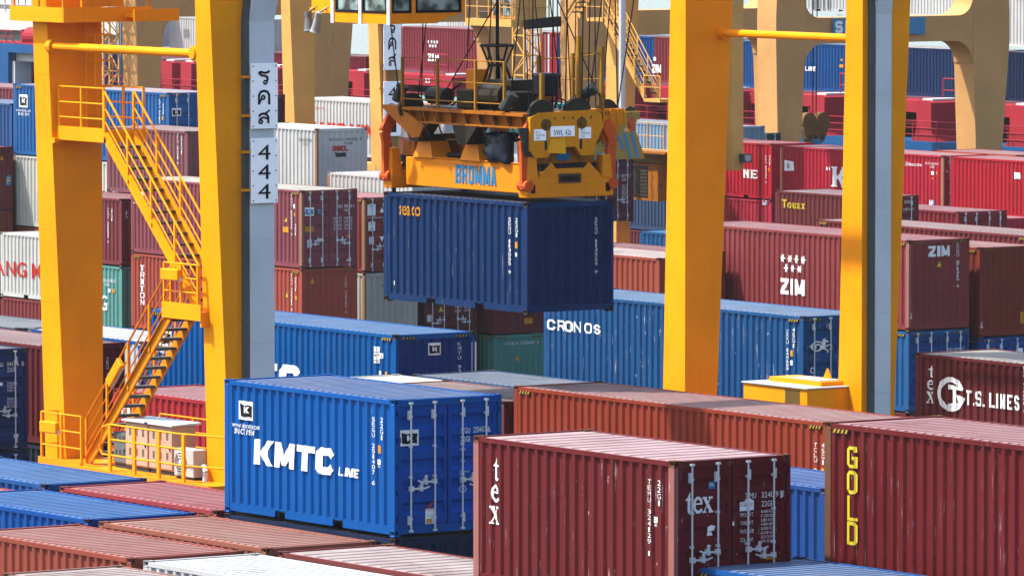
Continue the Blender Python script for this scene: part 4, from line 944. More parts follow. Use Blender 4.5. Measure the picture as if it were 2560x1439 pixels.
# machinery deck on the left sill
mb = MB(); mb.box(-6.1, .25, -.4, 1.9, 4.155, 4.25); mb.box(-6.2, .3, -.46, -.38, 3.78, 4.25); mb.box(.25, .34, -.46, 1.9, 3.7, 4.25); mb.build('machinery_deck', YELD, YN)
xs_ = [at(p, q, Y=80.2).x-OX for p, q in ((277, 1180), (338, 1190), (399, 1197), (461, 1207))]
mb = MB()
for x in xs_: mb.bar((x, -.42, 3.8), (x, -.42, 5.3), .11, .05)
for k in (5.32, 4.98, 4.62): mb.cyl((xs_[0], -.42, k), (xs_[-1]+(.0 if k < 5.3 else -.3), -.42, k), .024, 6)
mb.cyl((xs_[-1]-.3, -.42, 5.32), (.3, -.05, 5.32), .024, 6); mb.cyl((xs_[-1], -.42, 4.62), (.3, -.05, 4.62), .024, 6)
mb.tube([(xs_[0], -.42, 4.62), (xs_[0]-.35, -.42, 4.62), (xs_[0]-.45, -.42, 4.75), (xs_[0]-.3, -.42, 5.25), (xs_[0], -.42, 5.32)], .024, 6); mb.build('deck_railing', YEL, YN)
mb = MB(); rail(mb, [(-5.6, 1.85, 4.25), (.2, 1.85, 4.25)], h=1.1, step=1.5, mids=(.4, .7)); mb.build('deck_railing', YEL, YN)
def cabinet(x0, x1, y0, y1, h, col, label, doors=1, roof=True, louvre=True, z=4.25, name='electrical_cabinet'):
    r = empty(name, (OX+x0, OY+y0, z), label, 'cabinet'); w = x1-x0; d = y1-y0
    MB().box(0, w, 0, d, .1, h).build('body', col, r, bevel=.01); MB().box(.02, w-.02, .02, d-.02, 0, .1).build('plinth', DKGREY, r)
    if roof: MB().hexa([(-.06, -.1, h), (w+.1, -.1, h), (w+.1, d+.08, h+.02), (-.06, d+.08, h+.02), (-.06, -.1, h+.035), (w+.1, -.1, h+.035), (w+.1, d+.08, h+.07), (-.06, d+.08, h+.07)]).build('roof', STEEL, r)
    for k in range(doors):
        a, b = w*k/doors+.02, w*(k+1)/doors-.02; dr = MB(); dr.box(a, b, -.022, -.002, .14, h-.05)
        dd = dr.build('cabinet_door', col, r)
        if louvre:
            lv = MB()
            for c_ in range(3):
                for zz in (.32, .72):
                    for q in range(6):
                        xx = a+(b-a)*(.2+.3*c_); lv.box(xx-.045, xx+.045, -.028, -.0225, h*zz+q*.028, h*zz+.012+q*.028)
            lv.build('louvres', DKGREY, dd)
        MB().box(b-.09, b-.06, -.045, -.023, h*.5, h*.56).build('handle', DKGREY, dd)
    return r
PEACH = paint((.66, .45, .33), 'peach enamel', rough=.55, dirt=.5, rust=.2); GREYC = paint((.17, .19, .19), 'grey enamel', rough=.5, dirt=.4); PEACHD = PEACH
def xa(p, q, Y): return at(p, q, Y=Y).x-OX
x0_, x1_ = xa(316, 1172, 80.75), xa(373, 1178, 80.75); x2_ = xa(433, 1186, 80.75)
cabinet(x0_, x1_-.02, .15, .75, 1.12, PEACH, 'peach louvred electrical cabinet next to the small grey cabinet on the crane deck')
cabinet(x1_+.02, x2_, .15, .75, 1.12, PEACH, 'peach louvred electrical cabinet beside the air conditioner on the crane deck')
cabinet(x0_-.62, x0_-.03, .2, .7, .82, GREYC, 'small grey louvred cabinet left of the peach ones on the crane deck', roof=False)
cabinet(x2_+.35, x2_+1.2, .95, 1.6, .95, GREYC, 'dark grey cabinet behind the air conditioner on the crane deck', roof=True, louvre=False)
ACX = xa(435, 1184, 80.55)
r = empty('air_conditioner', (OX+ACX, OY-.05, 4.25), 'white air conditioner outdoor unit with round fan on the yellow crane deck', 'air conditioner')
ACW = paint((.62, .63, .60), 'off white enamel', rough=.5, dirt=.4)
MB().box(0, .84, 0, .34, .06, .68).build('casing', ACW, r, bevel=.012); MB().box(.05, .8, .03, .3, 0, .06).build('feet', DKGREY, r)
mb = MB(); mb.cyl((.3, -.012, .37), (.3, -.001, .37), .25, 24); mb.build('fan_opening', GREYC, r)
mb = MB()
for k in range(4): mb.tube([(.3+.06*(k+1)*math.cos(2*PI*i/20), -.018, .37+.06*(k+1)*math.sin(2*PI*i/20)) for i in range(21)], .006, 4)
for k in range(6): mb.cyl((.3, -.018, .37), (.3+.25*math.cos(k*PI/3), -.018, .37+.25*math.sin(k*PI/3)), .005, 4)
mb.cyl((.3, -.03, .37), (.3, -.012, .37), .06, 12); mb.build('fan_grille', WHITE, r)
mb = MB(); mb.tube([(.84, .2, .3), (1.0, .2, .32), (1.12, .15, .2), (1.14, .1, -.2), (1.14, .1, -.5)], .06, 10); h_ = mb.build('hose', STEEL, r)
# power pack on the right sill
px0 = at(2019, 973, Y=97.3); pl = at(1858, 957, Y=97.3)
r = empty('power_pack', (px0.x, px0.y, 3.4), 'yellow flat topped steel housing at the foot of the right crane legs', 'machine housing')
Lp = px0.x-pl.x; hp = px0.z-3.4
MB().box(-Lp, 0, 0, 1.7, 0, hp).build('housing', YEL, r, bevel=.02)
mb = MB(); mb.box(-Lp-.03, .03, -.04, 1.74, hp+.003, hp+.03); mb.build('roof', STEEL, r)
mb = MB(); mb.box(-Lp+.3, -.2, .55, 1.4, hp+.03, hp+.14); mb.build('hatch', YEL, r); MB().box(-Lp+.9, -.35, .62, 1.33, hp+.141, hp+.155).build('hatch_lid', paint((.45, .46, .44), 'worn plate', rough=.6, dirt=.6), r)
mb = MB(); mb.prism([(-1.0, 1.2, hp+.15), (-.68, 1.2, hp+.15), (-.84, 1.2, hp+.4)], (0, .04, 0)); mb.build('lifting_eye', YEL, r)
MB().box(-.9, -.3, -.003, 0, .5, hp-.05).build('soot_stain', paint((.2, .12, .03), 'sooty enamel', rough=.7, dirt=1), r)
tr = empty('trolley', (-134, 90.5, 19.4), 'yellow hoist trolley on the girders above the spreader', 'trolley')
MB().box(-3.9, 3.9, -2.95, -2.7, .02, .35).build('cross_beam', YEL, tr); MB().box(-3.9, 3.9, 2.7, 2.95, .02, .35).build('cross_beam', YEL, tr); MB().box(1.6, 3.6, -1.2, 1.2, .1, 1.4).build('hoist_house', YEL, tr)
# ------------------------------------------------------------------ operator cab of the near crane
k0 = at(973, 61, Y=88.0); kl = at(833, 57, Y=88.0)
Lc = k0.x-kl.x; Wc = 2.05
cab = empty('operator_cab', (k0.x, k0.y, k0.z), 'yellow glazed operator cab hanging at the top edge, two loudspeaker horns on its left', 'crane cab')
prof = [(0, 0), (1.35, 0), (1.42, .18), (2.1, .50), (2.1, 2.5), (0, 2.5)]
mb = MB(); mb.prism([(-Lc, y, z) for y, z in [(0, 0), (1.35, 0), (1.42, .06), (2.1, .26), (2.1, .28), (0, .28)]], (Lc, 0, 0))
mb.box(-Lc, 0, 0, 2.1, 2.2, 2.5)
for x in (-Lc, -Lc/2-.04, -.09):
    mb.box(x, x+.09, 0, .08, .28, 2.2); mb.box(x, x+.09, 2.02, 2.1, .28, 2.2)
for y in (.62, ): mb.box(-.08, 0, y, y+.12, .28, 2.2)
mb.build('body', YEL, cab)
for x in (-Lc, -Lc/2, 0): mb = MB().box(x-.05, x+.05, -.035, -.003, -.02, 2.3).build('post_cover', WHITE, cab)
wn = MB()
for a, b in ((-Lc+.14, -Lc/2-.1), (-Lc/2+.1, -.14)): wn.box(a, b, .03, .05, .27, 2.2)
wn.build('side_window', GLASS, cab)
mb = MB()
for a, b in ((-Lc+.1, -Lc/2-.06), (-Lc/2+.06, -.1)):
    mb.box(a, b, -.012, .0295, .24, .30); mb.box(a, a+.05, -.012, .0295, .30, 2.2); mb.box(b-.05, b, -.012, .0295, .30, 2.2)
mb.build('window_frame', BLACK, cab)
MB().box(-.05, -.03, .09, .61, .27, 2.2).box(-.05, -.03, .75, 2.0, .27, 2.2).build('front_window', GLASS, cab)
mb = MB()
for a, b in ((.08, .62), (.74, 2.02)): mb.box(-.03, .012, a, b, .25, .31); mb.box(-.03, .012, a, a+.05, .31, 2.2); mb.box(-.03, .012, b-.05, b, .31, 2.2)
mb.build('window_frame', BLACK, cab)
MB().box(-Lc+.3, -.4, .5, 1.9, .28, 1.2).build('seat_and_console', GREYC, cab)
mb = MB(); mb.box(-Lc-1.1, -Lc-.02, .1, .6, .28, .85); mb.box(-Lc-1.12, -Lc-.0, .05, .1, .2, .32); mb.build('cab_bracket', YEL, cab)
HORN = paint((.20, .21, .22), 'grey horn', rough=.45, dirt=.3)
for hx, hy, tilt, mt in ((-Lc-.92, -.12, -.05, HORN), (-Lc-.40, -.15, .13, paint((.42, .43, .44), 'pale grey horn', rough=.4, dirt=.2))):
    mb = MB(); mb.cyl((hx, hy, .22), (hx-tilt*.3, hy, .1), .085, 14); mb.cyl((hx-tilt*.3, hy, .1), (hx-tilt, hy, -.20), .075, 18, 0, .12, caps=False); mb.cyl((hx-tilt, hy, -.20), (hx-tilt*1.1, hy, -.24), .12, 18, 0, .14)
    mb.bar((hx, hy, .2), (hx+.05, .2, .4), .04); mb.build('horn_speaker', mt, cab)
# ------------------------------------------------------------------ hanging container and its spreader
C_('seaco', (-131.06, 89.34, 10.24), L20, S_, (18, 60, 116), 'dark blue container hanging in mid air under the yellow spreader', end='wall', roof=(70, 90, 120), dust=.3, endcol=(24, 46, 100), scratch=.45, rust=.05, haz=False, cast='dark', group='')
line('seaco', 'side', 'seaco', 998, 537, 1050, 24, LETO, True)
vtext('seaco', 'side', 'SEGU 113055 9', 1274, 543, 684, 6.5); vtext('seaco', 'side', '22G1', 1291, 545, 592, 6.5); patch('seaco', 'side', 1287, 620, 1295, 16, LETO); uic('seaco', 'side', 1287, 641, 1294, 10); patch('seaco', 'side', 985, 712, 988, 11, LETW)
vtext('seaco', 'end', 'SEGU 113055 9', 1491, 543, 684, 6)
SX, SY, SZ = -131.06, 89.34, 10.245
RUSTO = paint((.22, .10, .02), 'rusty oily steel', rough=.6, dirt=1, rust=.8)
DEFL = paint((1.2, .55, .01), 'bright deflector enamel', rough=.45, dirt=.6)
def spreader(loc, label, col, cold, full=True):
    r = empty('spreader', loc, label, 'crane spreader')
    for y0 in (.30, 1.62):                                        # twin main beams
        mb = MB(); mb.box(-5.55, -.36, y0, y0+.52, .17, .84); mb.box(-5.2, -.5, y0-.02, y0+.54, .845, .87); mb.build('main_beam', col, r, bevel=.015)
    for x0, x1 in ((-.36, 0), (-6.06, -5.7)):                     # end beams
        mb = MB(); mb.box(x0, x1, .0, 2.438, .09, .50); mb.build('end_beam', col, r, bevel=.02)
        xe = x1 if x1 == 0 else x0; sgn = 1 if x1 == 0 else -1
        mb = MB(); mb.prism([(xe-sgn*.02, .3, .5), (xe-sgn*.02, 2.14, .5), (xe-sgn*.02, 2.05, .62), (xe-sgn*.02, 1.85, .80), (xe-sgn*.02, 1.75, .90), (xe-sgn*.02, 1.62, .76), (xe-sgn*.02, .82, .76), (xe-sgn*.02, .70, .90), (xe-sgn*.02, .58, .80), (xe-sgn*.02, .38, .62)], (-sgn*.12, 0, 0)); mb.build('end_plate', col, r)
        mb = MB(); mb.box(min(xe-sgn*.7, xe-sgn*.2), max(xe-sgn*.7, xe-sgn*.2), .42, 2.02, .86, 1.20); mb.hexa([(min(xe-sgn*.62, xe-sgn*.25), .62, 1.22), (max(xe-sgn*.62, xe-sgn*.25), .62, 1.22), (max(xe-sgn*.62, xe-sgn*.25), 1.82, 1.22), (min(xe-sgn*.62, xe-sgn*.25), 1.82, 1.22), (min(xe-sgn*.58, xe-sgn*.28), .75, 1.36), (max(xe-sgn*.58, xe-sgn*.28), .75, 1.36), (max(xe-sgn*.58, xe-sgn*.28), 1.7, 1.36), (min(xe-sgn*.58, xe-sgn*.28), 1.7, 1.36)]); mb.build('cross_beam', cold, r)
        mb = MB(); mb.box(min(xe-sgn*.3, xe-sgn*.04), max(xe-sgn*.3, xe-sgn*.04), .45, 1.98, .60, .87); mb.build('slot_shade', BLACK, r)  # black block put in for the shade of the slot
        for y in (.17, 2.27):
            mb = MB(); mb.hexa([(xe-sgn*.34 if sgn > 0 else xe, y-.15, .5), (xe if sgn > 0 else xe+.34, y-.15, .5), (xe if sgn > 0 else xe+.34, y+.15, .5), (xe-sgn*.34 if sgn > 0 else xe, y+.15, .5), (xe-.28 if sgn > 0 else xe+.02, y-.12, 1.05), (xe-.02 if sgn > 0 else xe+.28, y-.12, 1.05), (xe-.02 if sgn > 0 else xe+.28, y+.1, 1.05), (xe-.28 if sgn > 0 else xe+.02, y+.1, 1.05)]); mb.build('corner_post', col, r, bevel=.015)
            mb = MB(); mb.box(xe-.22 if sgn > 0 else xe+.05, xe+.004 if sgn > 0 else xe+.2, y-.06, y+.06, .2, .4); mb.build('twistlock_housing', BLACK, r)
            MB().cyl((xe-sgn*.12, y*.94+.06, -.02), (xe-sgn*.12, y*.94+.06, .1), .05, 8).build('twistlock', GREASE, r)
            # raised guide arm
            so = -1 if y < 1 else 1; yb = y+so*.14
            mb = MB(); P_ = [Vector((xe-sgn*.12, yb, .30)), Vector((xe-sgn*.12, yb+so*.02, 1.18)), Vector((xe-sgn*.10, yb+so*.06, 1.42)), Vector((xe-sgn*.10, yb-so*.16, 1.80))]
            for a, b, w in zip(P_, P_[1:], (.24, .24, .28)): mb.bar(a, b, .10, w, up=(0, 1, 0))
            mb.cyl((xe-sgn*.3, yb, .38), (xe+sgn*.05, yb, .38), .13, 12); ga = mb.build('guide_arm', REDL, r)
            if full: MB().cyl((xe-sgn*.12, yb, .45), (xe-sgn*.12, yb, .9), .05, 8).build('hydraulic_hose', BLACK, ga)
    if full: MB().prism([(-.02, -.02, 1.05), (-.02, .18, 1.05), (-.02, .34, 1.72), (-.02, -.22, 1.72)], (-.06, 0, 0)).build('flared_guard', DKGREY, r)
    for x in (-4.75, -2.75):                                       # pedestals that carry the head block
        for y0 in (.25, 1.55):
            mb = MB(); mb.hexa([(x-.42, y0, .85), (x+.42, y0, .85), (x+.42, y0+.6, .85), (x-.42, y0+.6, .85), (x-.24, y0+.05, 1.24), (x+.24, y0+.05, 1.24), (x+.24, y0+.55, 1.24), (x-.24, y0+.55, 1.24)]); mb.build('pedestal', col, r)
            MB().box(x-.22, x+.22, y0+.1, y0+.5, 1.24, 1.40).build('lock_block', GREASE, r)
    # head block
    for y0 in (-.05, 1.95):
        mb = MB(); mb.box(-5.4, -.1, y0, y0+.45, 1.97, 2.04); mb.box(-5.0, -.1, y0+.06, y0+.4, 1.68, 1.72)
        for i in range(9): mb.prism([(-4.95+i*.58, y0+.02, 1.97), (-4.95+i*.58, y0+.43, 1.97), (-4.95+i*.58, y0+.33, 1.71), (-4.95+i*.58, y0+.12, 1.71)], (.035, 0, 0))
        mb.build('head_beam', cold, r); MB().box(-5.0, -.12, y0+.2, y0+.25, 1.71, 1.97).build('beam_web', cold, r)
    mb = MB(); mb.prism([(-6.1, -.02, 2.0), (-5.3, -.02, 2.0), (-4.3, -.02, 1.62), (-4.5, -.02, 1.35), (-4.8, -.02, 1.32)], (0, .1, 0)); mb.prism([(-6.1, 2.4, 2.0), (-5.3, 2.4, 2.0), (-4.3, 2.4, 1.62), (-4.5, 2.4, 1.35), (-4.8, 2.4, 1.32)], (0, .1, 0)); mb.box(-6.1, -5.3, 0, 2.4, 1.98, 2.06); mb.build('side_arm', cold, r)
    for xx in (-3.05, -5.1): MB().prism([(xx-.1, .02, 1.675), (xx+.95, .02, 1.675), (xx+.62, .02, 1.38), (xx+.5, .02, 1.24), (xx+.14, .02, 1.24), (xx+.05, .02, 1.40)], (0, .34, 0)).build('lug_plate', GREASE, r)
    hp_ = [(.06, 1.95), (.3, 2.06), (1.9, 2.10), (2.05, 2.0), (2.12, 1.72), (1.9, 1.3), (1.85, 1.06), (1.5, 1.04), (1.32, 1.26), (.75, 1.24), (.55, 1.02), (.2, 1.02), (.05, 1.2)]
    mb = MB(); mb.prism([(-.12, y, z) for y, z in hp_], (.16, 0, 0)); mb.build('head_plate', SPY if full else col, r)
    MB().box(-.1, .0405, .46, .53, 1.2, 1.75).build('oil_run', GREASE, r); MB().box(-.1, .0405, 1.44, 1.52, 1.2, 1.75).build('oil_run', GREASE, r)
    mb = MB(); mb.prism([(.05, y, z) for y, z in ((.5, 1.13), (1.04, 1.10), (1.0, 1.46), (.62, 1.44))], (.03, 0, 0)); mb.build('deflector', DEFL, r)
    for y, z in ((.5, 1.78), (1.5, 1.80)): MB().cyl((.04, y, z), (.12, y, z), .055, 12).cyl((.04, y, z), (.055, y, z), .14, 16).build('sheave_pin', RUSTO, r)
    mb = MB(); mb.box(-.6, -.12, 2.1, 2.85, 1.72, 2.1)
    for i in range(4): mb.box(-.12, -.08, 2.2+i*.2, 2.23+i*.2, 1.72, 2.1)
    mb.prism([(-.3, 2.15, 1.72), (-.3, 2.75, 1.72), (-.3, 2.6, 1.3), (-.3, 2.3, 1.3)], (.1, 0, 0)); mb.build('sheave_arm', YELD if full else col, r)
    for x, y, rr in ((-.02, .42, .34), (-.02, 1.42, .36), (-.35, 2.5, .30), (-5.2, .25, .34), (-5.2, 2.1, .34)):
        mb = MB(); mb.cyl((x-.1, y, 2.02), (x, y, 2.02), rr, 24); mb.cyl((x-.001, y, 2.02), (x+.02, y, 2.02), rr*.82, 24); mb.build('rope_sheave', GREASE, r)
    return r
SPY = paint((.95, .35, .006), 'oily yellow enamel', rough=.45, dirt=1, rust=.6)
sp = spreader((SX, SY, SZ), 'yellow spreader with rope sheaves and guide arms gripping the hanging dark blue container', ORG, ORGD)
face_text(sp, (-3.42, .298, .30), (1, 0, 0), (0, 0, 1), fit_m(block_text('BROMMA', w=.5, t=.17, gap=.09), 1.72, .44), LETN)
pl_ = MB().box(.002, .022, .88, 1.5, .42, .64).build('name_plate', paint((.16, .08, .04), 'dirty plate', rough=.7, dirt=.6), sp)
face_text(pl_, (.024, .92, .46), (0, 1, 0), (0, 0, 1), fit_m(block_text('BROMMA', w=.6, t=.24, gap=.08), .54, .13), BLACK)
for y, z0, w, h, rows_ in ((.62, 1.50, .68, .24, ['SWL 42t']), (1.42, 1.44, .34, .26, ['10 t', 'THIS FLANGE', 'ONLY']), (.16, 1.42, .34, .26, ['10 t', 'THIS FLANGE', 'ONLY'])):
    p_ = MB().box(.042, .05, y, y+w, z0, z0+h).build('load_plate', WHITE, sp)
    n = len(rows_)
    for i, s in enumerate(rows_): face_text(p_, (.051, y+w*.14, z0+h*(.12+(n-1-i)*.8/n)), (0, 1, 0), (0, 0, 1), fit_m(glyph_polys(s), w*.72*(1 if len(s) > 5 else .5), h*(.52 if n == 1 else .18)), LETB)
MB().box(-.195, -.185, .95, 1.32, .94, 1.12).build('blue_plate', LETN, sp)
SPD = paint((.42, .21, .02), 'grimy yellow enamel', rough=.5, dirt=1, rust=.8)
mb = MB(); rail(mb, [(-5.2, -.02, 2.06), (-3.7, -.02, 2.06), (-2.1, -.02, 2.06), (-.9, -.02, 2.06)], h=1.15, post=.06, step=1.6, mids=(.55, .15), tube=.016); mb.build('deck_railing', SPD, sp)
for x, y, h in ((-.15, 1.55, 1.75), (-.15, 2.2, 1.5), (-1.4, 2.25, 1.3), (-2.8, 2.25, 1.2), (-.2, .55, .9)): MB().bar((x, y, 2.06), (x, y, 2.06+h), .09, .09).build('railing_post', SPD, sp)
mb = MB(); mb.tube([(-2.8, 2.25, 3.2), (-1.4, 2.25, 3.25), (-.15, 2.2, 3.4), (-.15, 1.55, 3.4)], .018); mb.tube([(-2.8, 2.25, 2.7), (-.15, 2.2, 2.8)], .014); mb.build('deck_railing', SPD, sp)
mb = MB()
for a, b in (((-4.9, .6, 2.1), (-3.6, 1.1, 2.9)), ((-3.9, .5, 2.1), (-2.9, .9, 2.7)), ((-2.4, 1.6, 2.1), (-3.0, 1.3, 3.2)), ((-1.9, .9, 2.1), (-2.8, 1.2, 3.1)), ((-1.2, 1.6, 2.1), (-.4, 1.2, 2.9)), ((-3.6, 1.7, 2.1), (-3.1, 1.3, 3.3))): mb.cyl(a, b, .025, 6)
for k in range(7):
    x = -4.6+k*.62; mb.tube([(x, .1, 2.06), (x+.1, .05, 1.9), (x+.3, .03, 1.55), (x+.45, .1, 1.3)], .018, 5)
for k in range(5): mb.tube([(-.4+.05*k, .5+.3*k, 2.1), (-.3, .6+.3*k, 2.35), (-.1, .7+.28*k, 2.2), (.06, .75+.25*k, 1.9)], .016, 5)
mb.build('cable_loops', BLACK, sp)
MB().box(-5.2, -.15, .45, 1.95, 1.99, 2.05).build('deck', GREASE, sp)
mb = MB()                                                          # hour glass cable guide
cx_, cy_ = -3.0, 1.2
ringp = lambda R_, z, n=10: [(cx_+R_*math.cos(2*PI*i/n), cy_+R_*math.sin(2*PI*i/n), z) for i in range(n+1)]
for R_, z, t_ in ((.40, 3.52, .035), (.20, 3.06, .035), (.34, 2.55, .03), (.56, 2.1, .04)): mb.tube(ringp(R_, z), t_, 6)
A_, B_, D_, E_ = ringp(.40, 3.52), ringp(.20, 3.06), ringp(.34, 2.55), ringp(.56, 2.1)
for i in range(0, 10): mb.cyl(A_[i], B_[i], .022, 5); 
for i in range(0, 10, 2): mb.cyl(B_[i], E_[i], .035, 6); mb.cyl(D_[i], E_[(i+2) % 10], .02, 5)
mb.build('cable_guide', GREASE, sp)
mb = MB(); mb.box(-3.9, -3.5, .9, 1.3, 2.06, 2.95); mb.build('control_box', YELD, sp, bevel=.02)
MB().box(-2.6, -1.7, .7, 1.5, 2.06, 2.75).build('pump_housing', GREASE, sp); MB().cyl((-2.5, .5, 2.4), (-1.6, .5, 2.4), .25, 14).build('winch_motor', GREASE, sp); MB().box(-3.4, -2.7, .3, .8, 2.06, 2.5).build('oil_tank', GREASE, sp, bevel=.03); MB().cyl((-4.9, .6, 2.3), (-4.2, .6, 2.3), .2, 12).build('winch_motor', GREASE, sp); MB().box(-1.6, -1.2, .4, 1.0, 2.06, 2.5).build('junction_box', GREASE, sp, bevel=.03)
mb = MB(); mb.box(-.75, -.3, .62, 1.12, 2.42, 2.95); mb.build('covered_box', paint((.012, .015, .03), 'dark tarpaulin', rough=.35, dirt=.3), sp, bevel=.05); MB().box(-.65, -.4, .72, 1.02, 2.06, 2.42).build('box_stand', ORGD, sp)
for p, q in (((-5.6, .15, 2.3), (.1, .06, .25)), ((-.4, 1.75, 2.35), (.3, .25, .3)), ((-.9, .05, 2.25), (.12, .1, .25))):
    p = Vector(p); q = Vector(q); mb = MB(); mb.cyl(p-q*.6, p+q*.6, .13, 10); mb.cyl(p+q*.6, p+q*.9, .16, 10); mb.build('lamp', DKGREY, sp)
# crumpled tarpaulin bundle on the main beam
me = bpy.data.meshes.new('tarp_bundle'); bm = bmesh.new(); bmesh.ops.create_cube(bm, size=1); bmesh.ops.subdivide_edges(bm, edges=bm.edges[:], cuts=9, use_grid_fill=True)
from mathutils import noise as mnoise
for v in bm.verts:
    t = v.co.copy(); v.co = Vector((t.x*1.0, t.y*.62, t.z*.66)); k = 1-.12*(abs(t.z)*2)**2
    v.co.x *= k; v.co.y *= k; v.co += (mnoise.noise_vector(v.co*3.2+Vector((3, 1, 7)))*.085)
for f in bm.faces: f.smooth = True
bm.to_mesh(me); bm.free(); me.materials.append(paint((.014, .02, .042), 'blue black plastic sheet', rough=.22, dirt=0, flat=True))
o = bpy.data.objects.new('tarp_bundle', me); COL.objects.link(o); o.location = (SX-1.55, SY+.50, SZ+1.2)
tag(o, 'dark blue plastic wrapped bundle lying on the spreader beam', 'bundle')
mb = MB(); mb.box(-.98, -.84, .3, .42, .87, 1.35); mb.build('switch_box', STEEL, sp); mb = MB(); mb.tube([(-3.05, .5, .9), (-3.1, .45, 1.3), (-3.0, .4, 1.6), (-2.8, .4, 1.75)], .03, 6); mb.build('conduit', STEEL, sp)
MB().cyl((-4.0, .5, .93), (-3.3, .5, .93), .07, 8).build('hydraulic_cylinder', BLACK, sp); MB().box(-2.9, -2.4, .4, .7, .87, 1.1).build('hydraulic_unit', BLACK, sp, bevel=.03)
def ropes(root, segs, rad=.016, name='hoist_rope'):
    for a, b in segs:
        a, b = Vector(a), Vector(b)
        if b.z > 9.2: b = a.lerp(b, (9.2-a.z)/(b.z-a.z))
        MB().cyl(a, b, rad, 6).build(name, BLACK, root)
ropes(sp, [((-.05, .10, 2.1), (-.9, .0, 12)), ((-.05, .74, 2.1), (.1, .7, 12)), ((-.05, 1.1, 2.1), (.2, 1.15, 12)), ((-.05, 1.74, 2.1), (.25, 1.75, 12)), ((-.3, 2.3, 2.1), (.2, 2.9, 12)), ((-.3, 2.75, 2.1), (1.2, 3.5, 12)),
           ((-5.25, -.05, 2.1), (-6.6, -.6, 12)), ((-5.25, .55, 2.1), (-5.0, .6, 12)), ((-5.25, 1.8, 2.1), (-4.6, 1.9, 12)), ((-5.25, 2.4, 2.1), (-4.6, 2.6, 12)), ((-5.2, 1.0, 2.1), (1.0, 1.2, 8.5)), ((-.1, 2.2, 2.2), (-4.5, 1.6, 9.0)), ((-.2, .3, 2.2), (-.5, .5, 12)), ((-.1, 1.3, 2.2), (-.6, 1.1, 12)), ((-1.0, .2, 2.2), (.4, .4, 12)), ((-.4, 2.0, 2.2), (.9, 2.6, 12)), ((-.1, 1.6, 2.2), (1.0, 1.0, 12)), ((-4.6, .0, 2.1), (-3.4, .5, 12)), ((-2.4, 2.1, 2.2), (-3.4, 1.8, 12)), ((-1.2, 1.8, 2.2), (-2.6, 1.4, 12))])
ropes(sp, [((cx_, cy_, 2.1), (cx_, cy_, 12))], .045, 'power_cable')
# ================================================================== ochre gantry crane farther back
OC = rtg(-255.2, 166.0, 'faded ochre gantry crane behind the white containers, lettered plates on its right trunk', TAN, 0, True)
mb = MB(); mb.box(.02, .3, .2, .85, 3.4, 17.8); mb.build('cable_trunk', BRN, OC)
plates(OC, .34, .52, .92, ((8.33, 10.75, 'รคส'), (5.41, 7.83, '431')), WHITE, True)
mb = MB(); mb.box(.02, .55, 18.95, 19.55, 3.4, 17.8)
for i in range(8): mb.box(.02, .56, 18.94, 19.56, 4.2+i*1.6, 4.23+i*1.6)
mb.build('cable_trunk', TAN, OC)
fl = MB().box(.6, .95, 19.3, 19.75, 3.75, 4.15).build('floodlight', DKGREY, OC); MB().box(.955, .965, 19.34, 19.71, 3.79, 4.11).build('lamp_glass', GLASS, fl); MB().bar((.2, 19.4, 3.9), (.6, 19.5, 3.9), .05).build('lamp_arm', DKGREY, OC)
stair(OC, (-6.9, 17.0, 10.2), (-3.6, 17.0, 6.6), .7, (TAN, DKGREY)); stair(OC, (-6.9, 17.0, 13.2), (-10.0, 17.0, 10.2), .7, (TAN, DKGREY))
mb = MB(); mb.box(-8.2, -6.9, 16.9, 17.8, 10.05, 10.2); mb.box(-3.6, -2.3, 16.9, 17.8, 6.45, 6.6); mb.build('landing', TAN, OC)
mb = MB(); rail(mb, [(-8.2, 16.92, 10.2), (-6.9, 16.92, 10.2)], step=.9); mb.build('handrail', TAN, OC); mb = MB(); rail(mb, [(-3.6, 16.92, 6.6), (-2.3, 16.92, 6.6)], step=.9); mb.build('handrail', TAN, OC); mb = MB(); rail(mb, [(-8.4, 16.9, 4.3), (-2.0, 16.9, 4.3)], step=1.3, h=1.2); mb.build('handrail', TAN, OC)
mb = MB(); mb.box(-8.3, -1.5, 16.6, 17.8, 4.1, 4.2); mb.box(-6.0, -2.6, 17.0, 18.6, 1.9, 3.6); mb.build('machinery_deck', ORGD, OC)
mb = MB()
for i in range(9): mb.box(-5.0, -3.4, 16.96, 17.0, 2.1+i*.16, 2.2+i*.16)
mb.build('louvres', DKGREY, OC)
mb = MB(); mb.cyl((-4.6, 16.4, 2), (-4.6, 16.4, 19), .16, 10); mb.build('drain_pipe', STEEL, OC)
# second spreader with the container it carries
C_('tgcu', (-255.8, 177.8, 4.05), L20, HC, (100, 50, 62), 'maroon container with dark doors hanging under the blue striped spreader', end='door', endcol=(112, 54, 72), roof=(150, 100, 104), haz=False, group='')
line('tgcu', 'end', 'TGCU', 1537, 443, 1550, 7); line('tgcu', 'end', '007913 3', 1554, 443, 1578, 7); line('tgcu', 'end', '22G1', 1554, 452, 1565, 6); rows('tgcu', 'end', 1554, 467, 1568, 6.5, ['30.480 KGS', '67.200 LBS', '2.180 KGS', '4.810 LBS', '28.300 KGS', '62.390 LBS'], 4.5)
OCS = paint((.50, .33, .06), 'old spreader enamel', rough=.5, dirt=.6, rust=.3)
s2 = spreader((-255.8, 177.8, 4.06), 'old spreader with sky blue and ochre chevron plates, behind the nearer yellow one', OCS, ORGD, False)
mb = MB(); mb2 = MB()
mb.prism([(.06, y, z) for y, z in ((-.7, -.05), (3.0, -.05), (2.5, 1.2), (1.6, 1.2), (1.2, .35), (-.7, .35))], (.03, 0, 0)); mb.build('chevron_plate', OCS, s2)
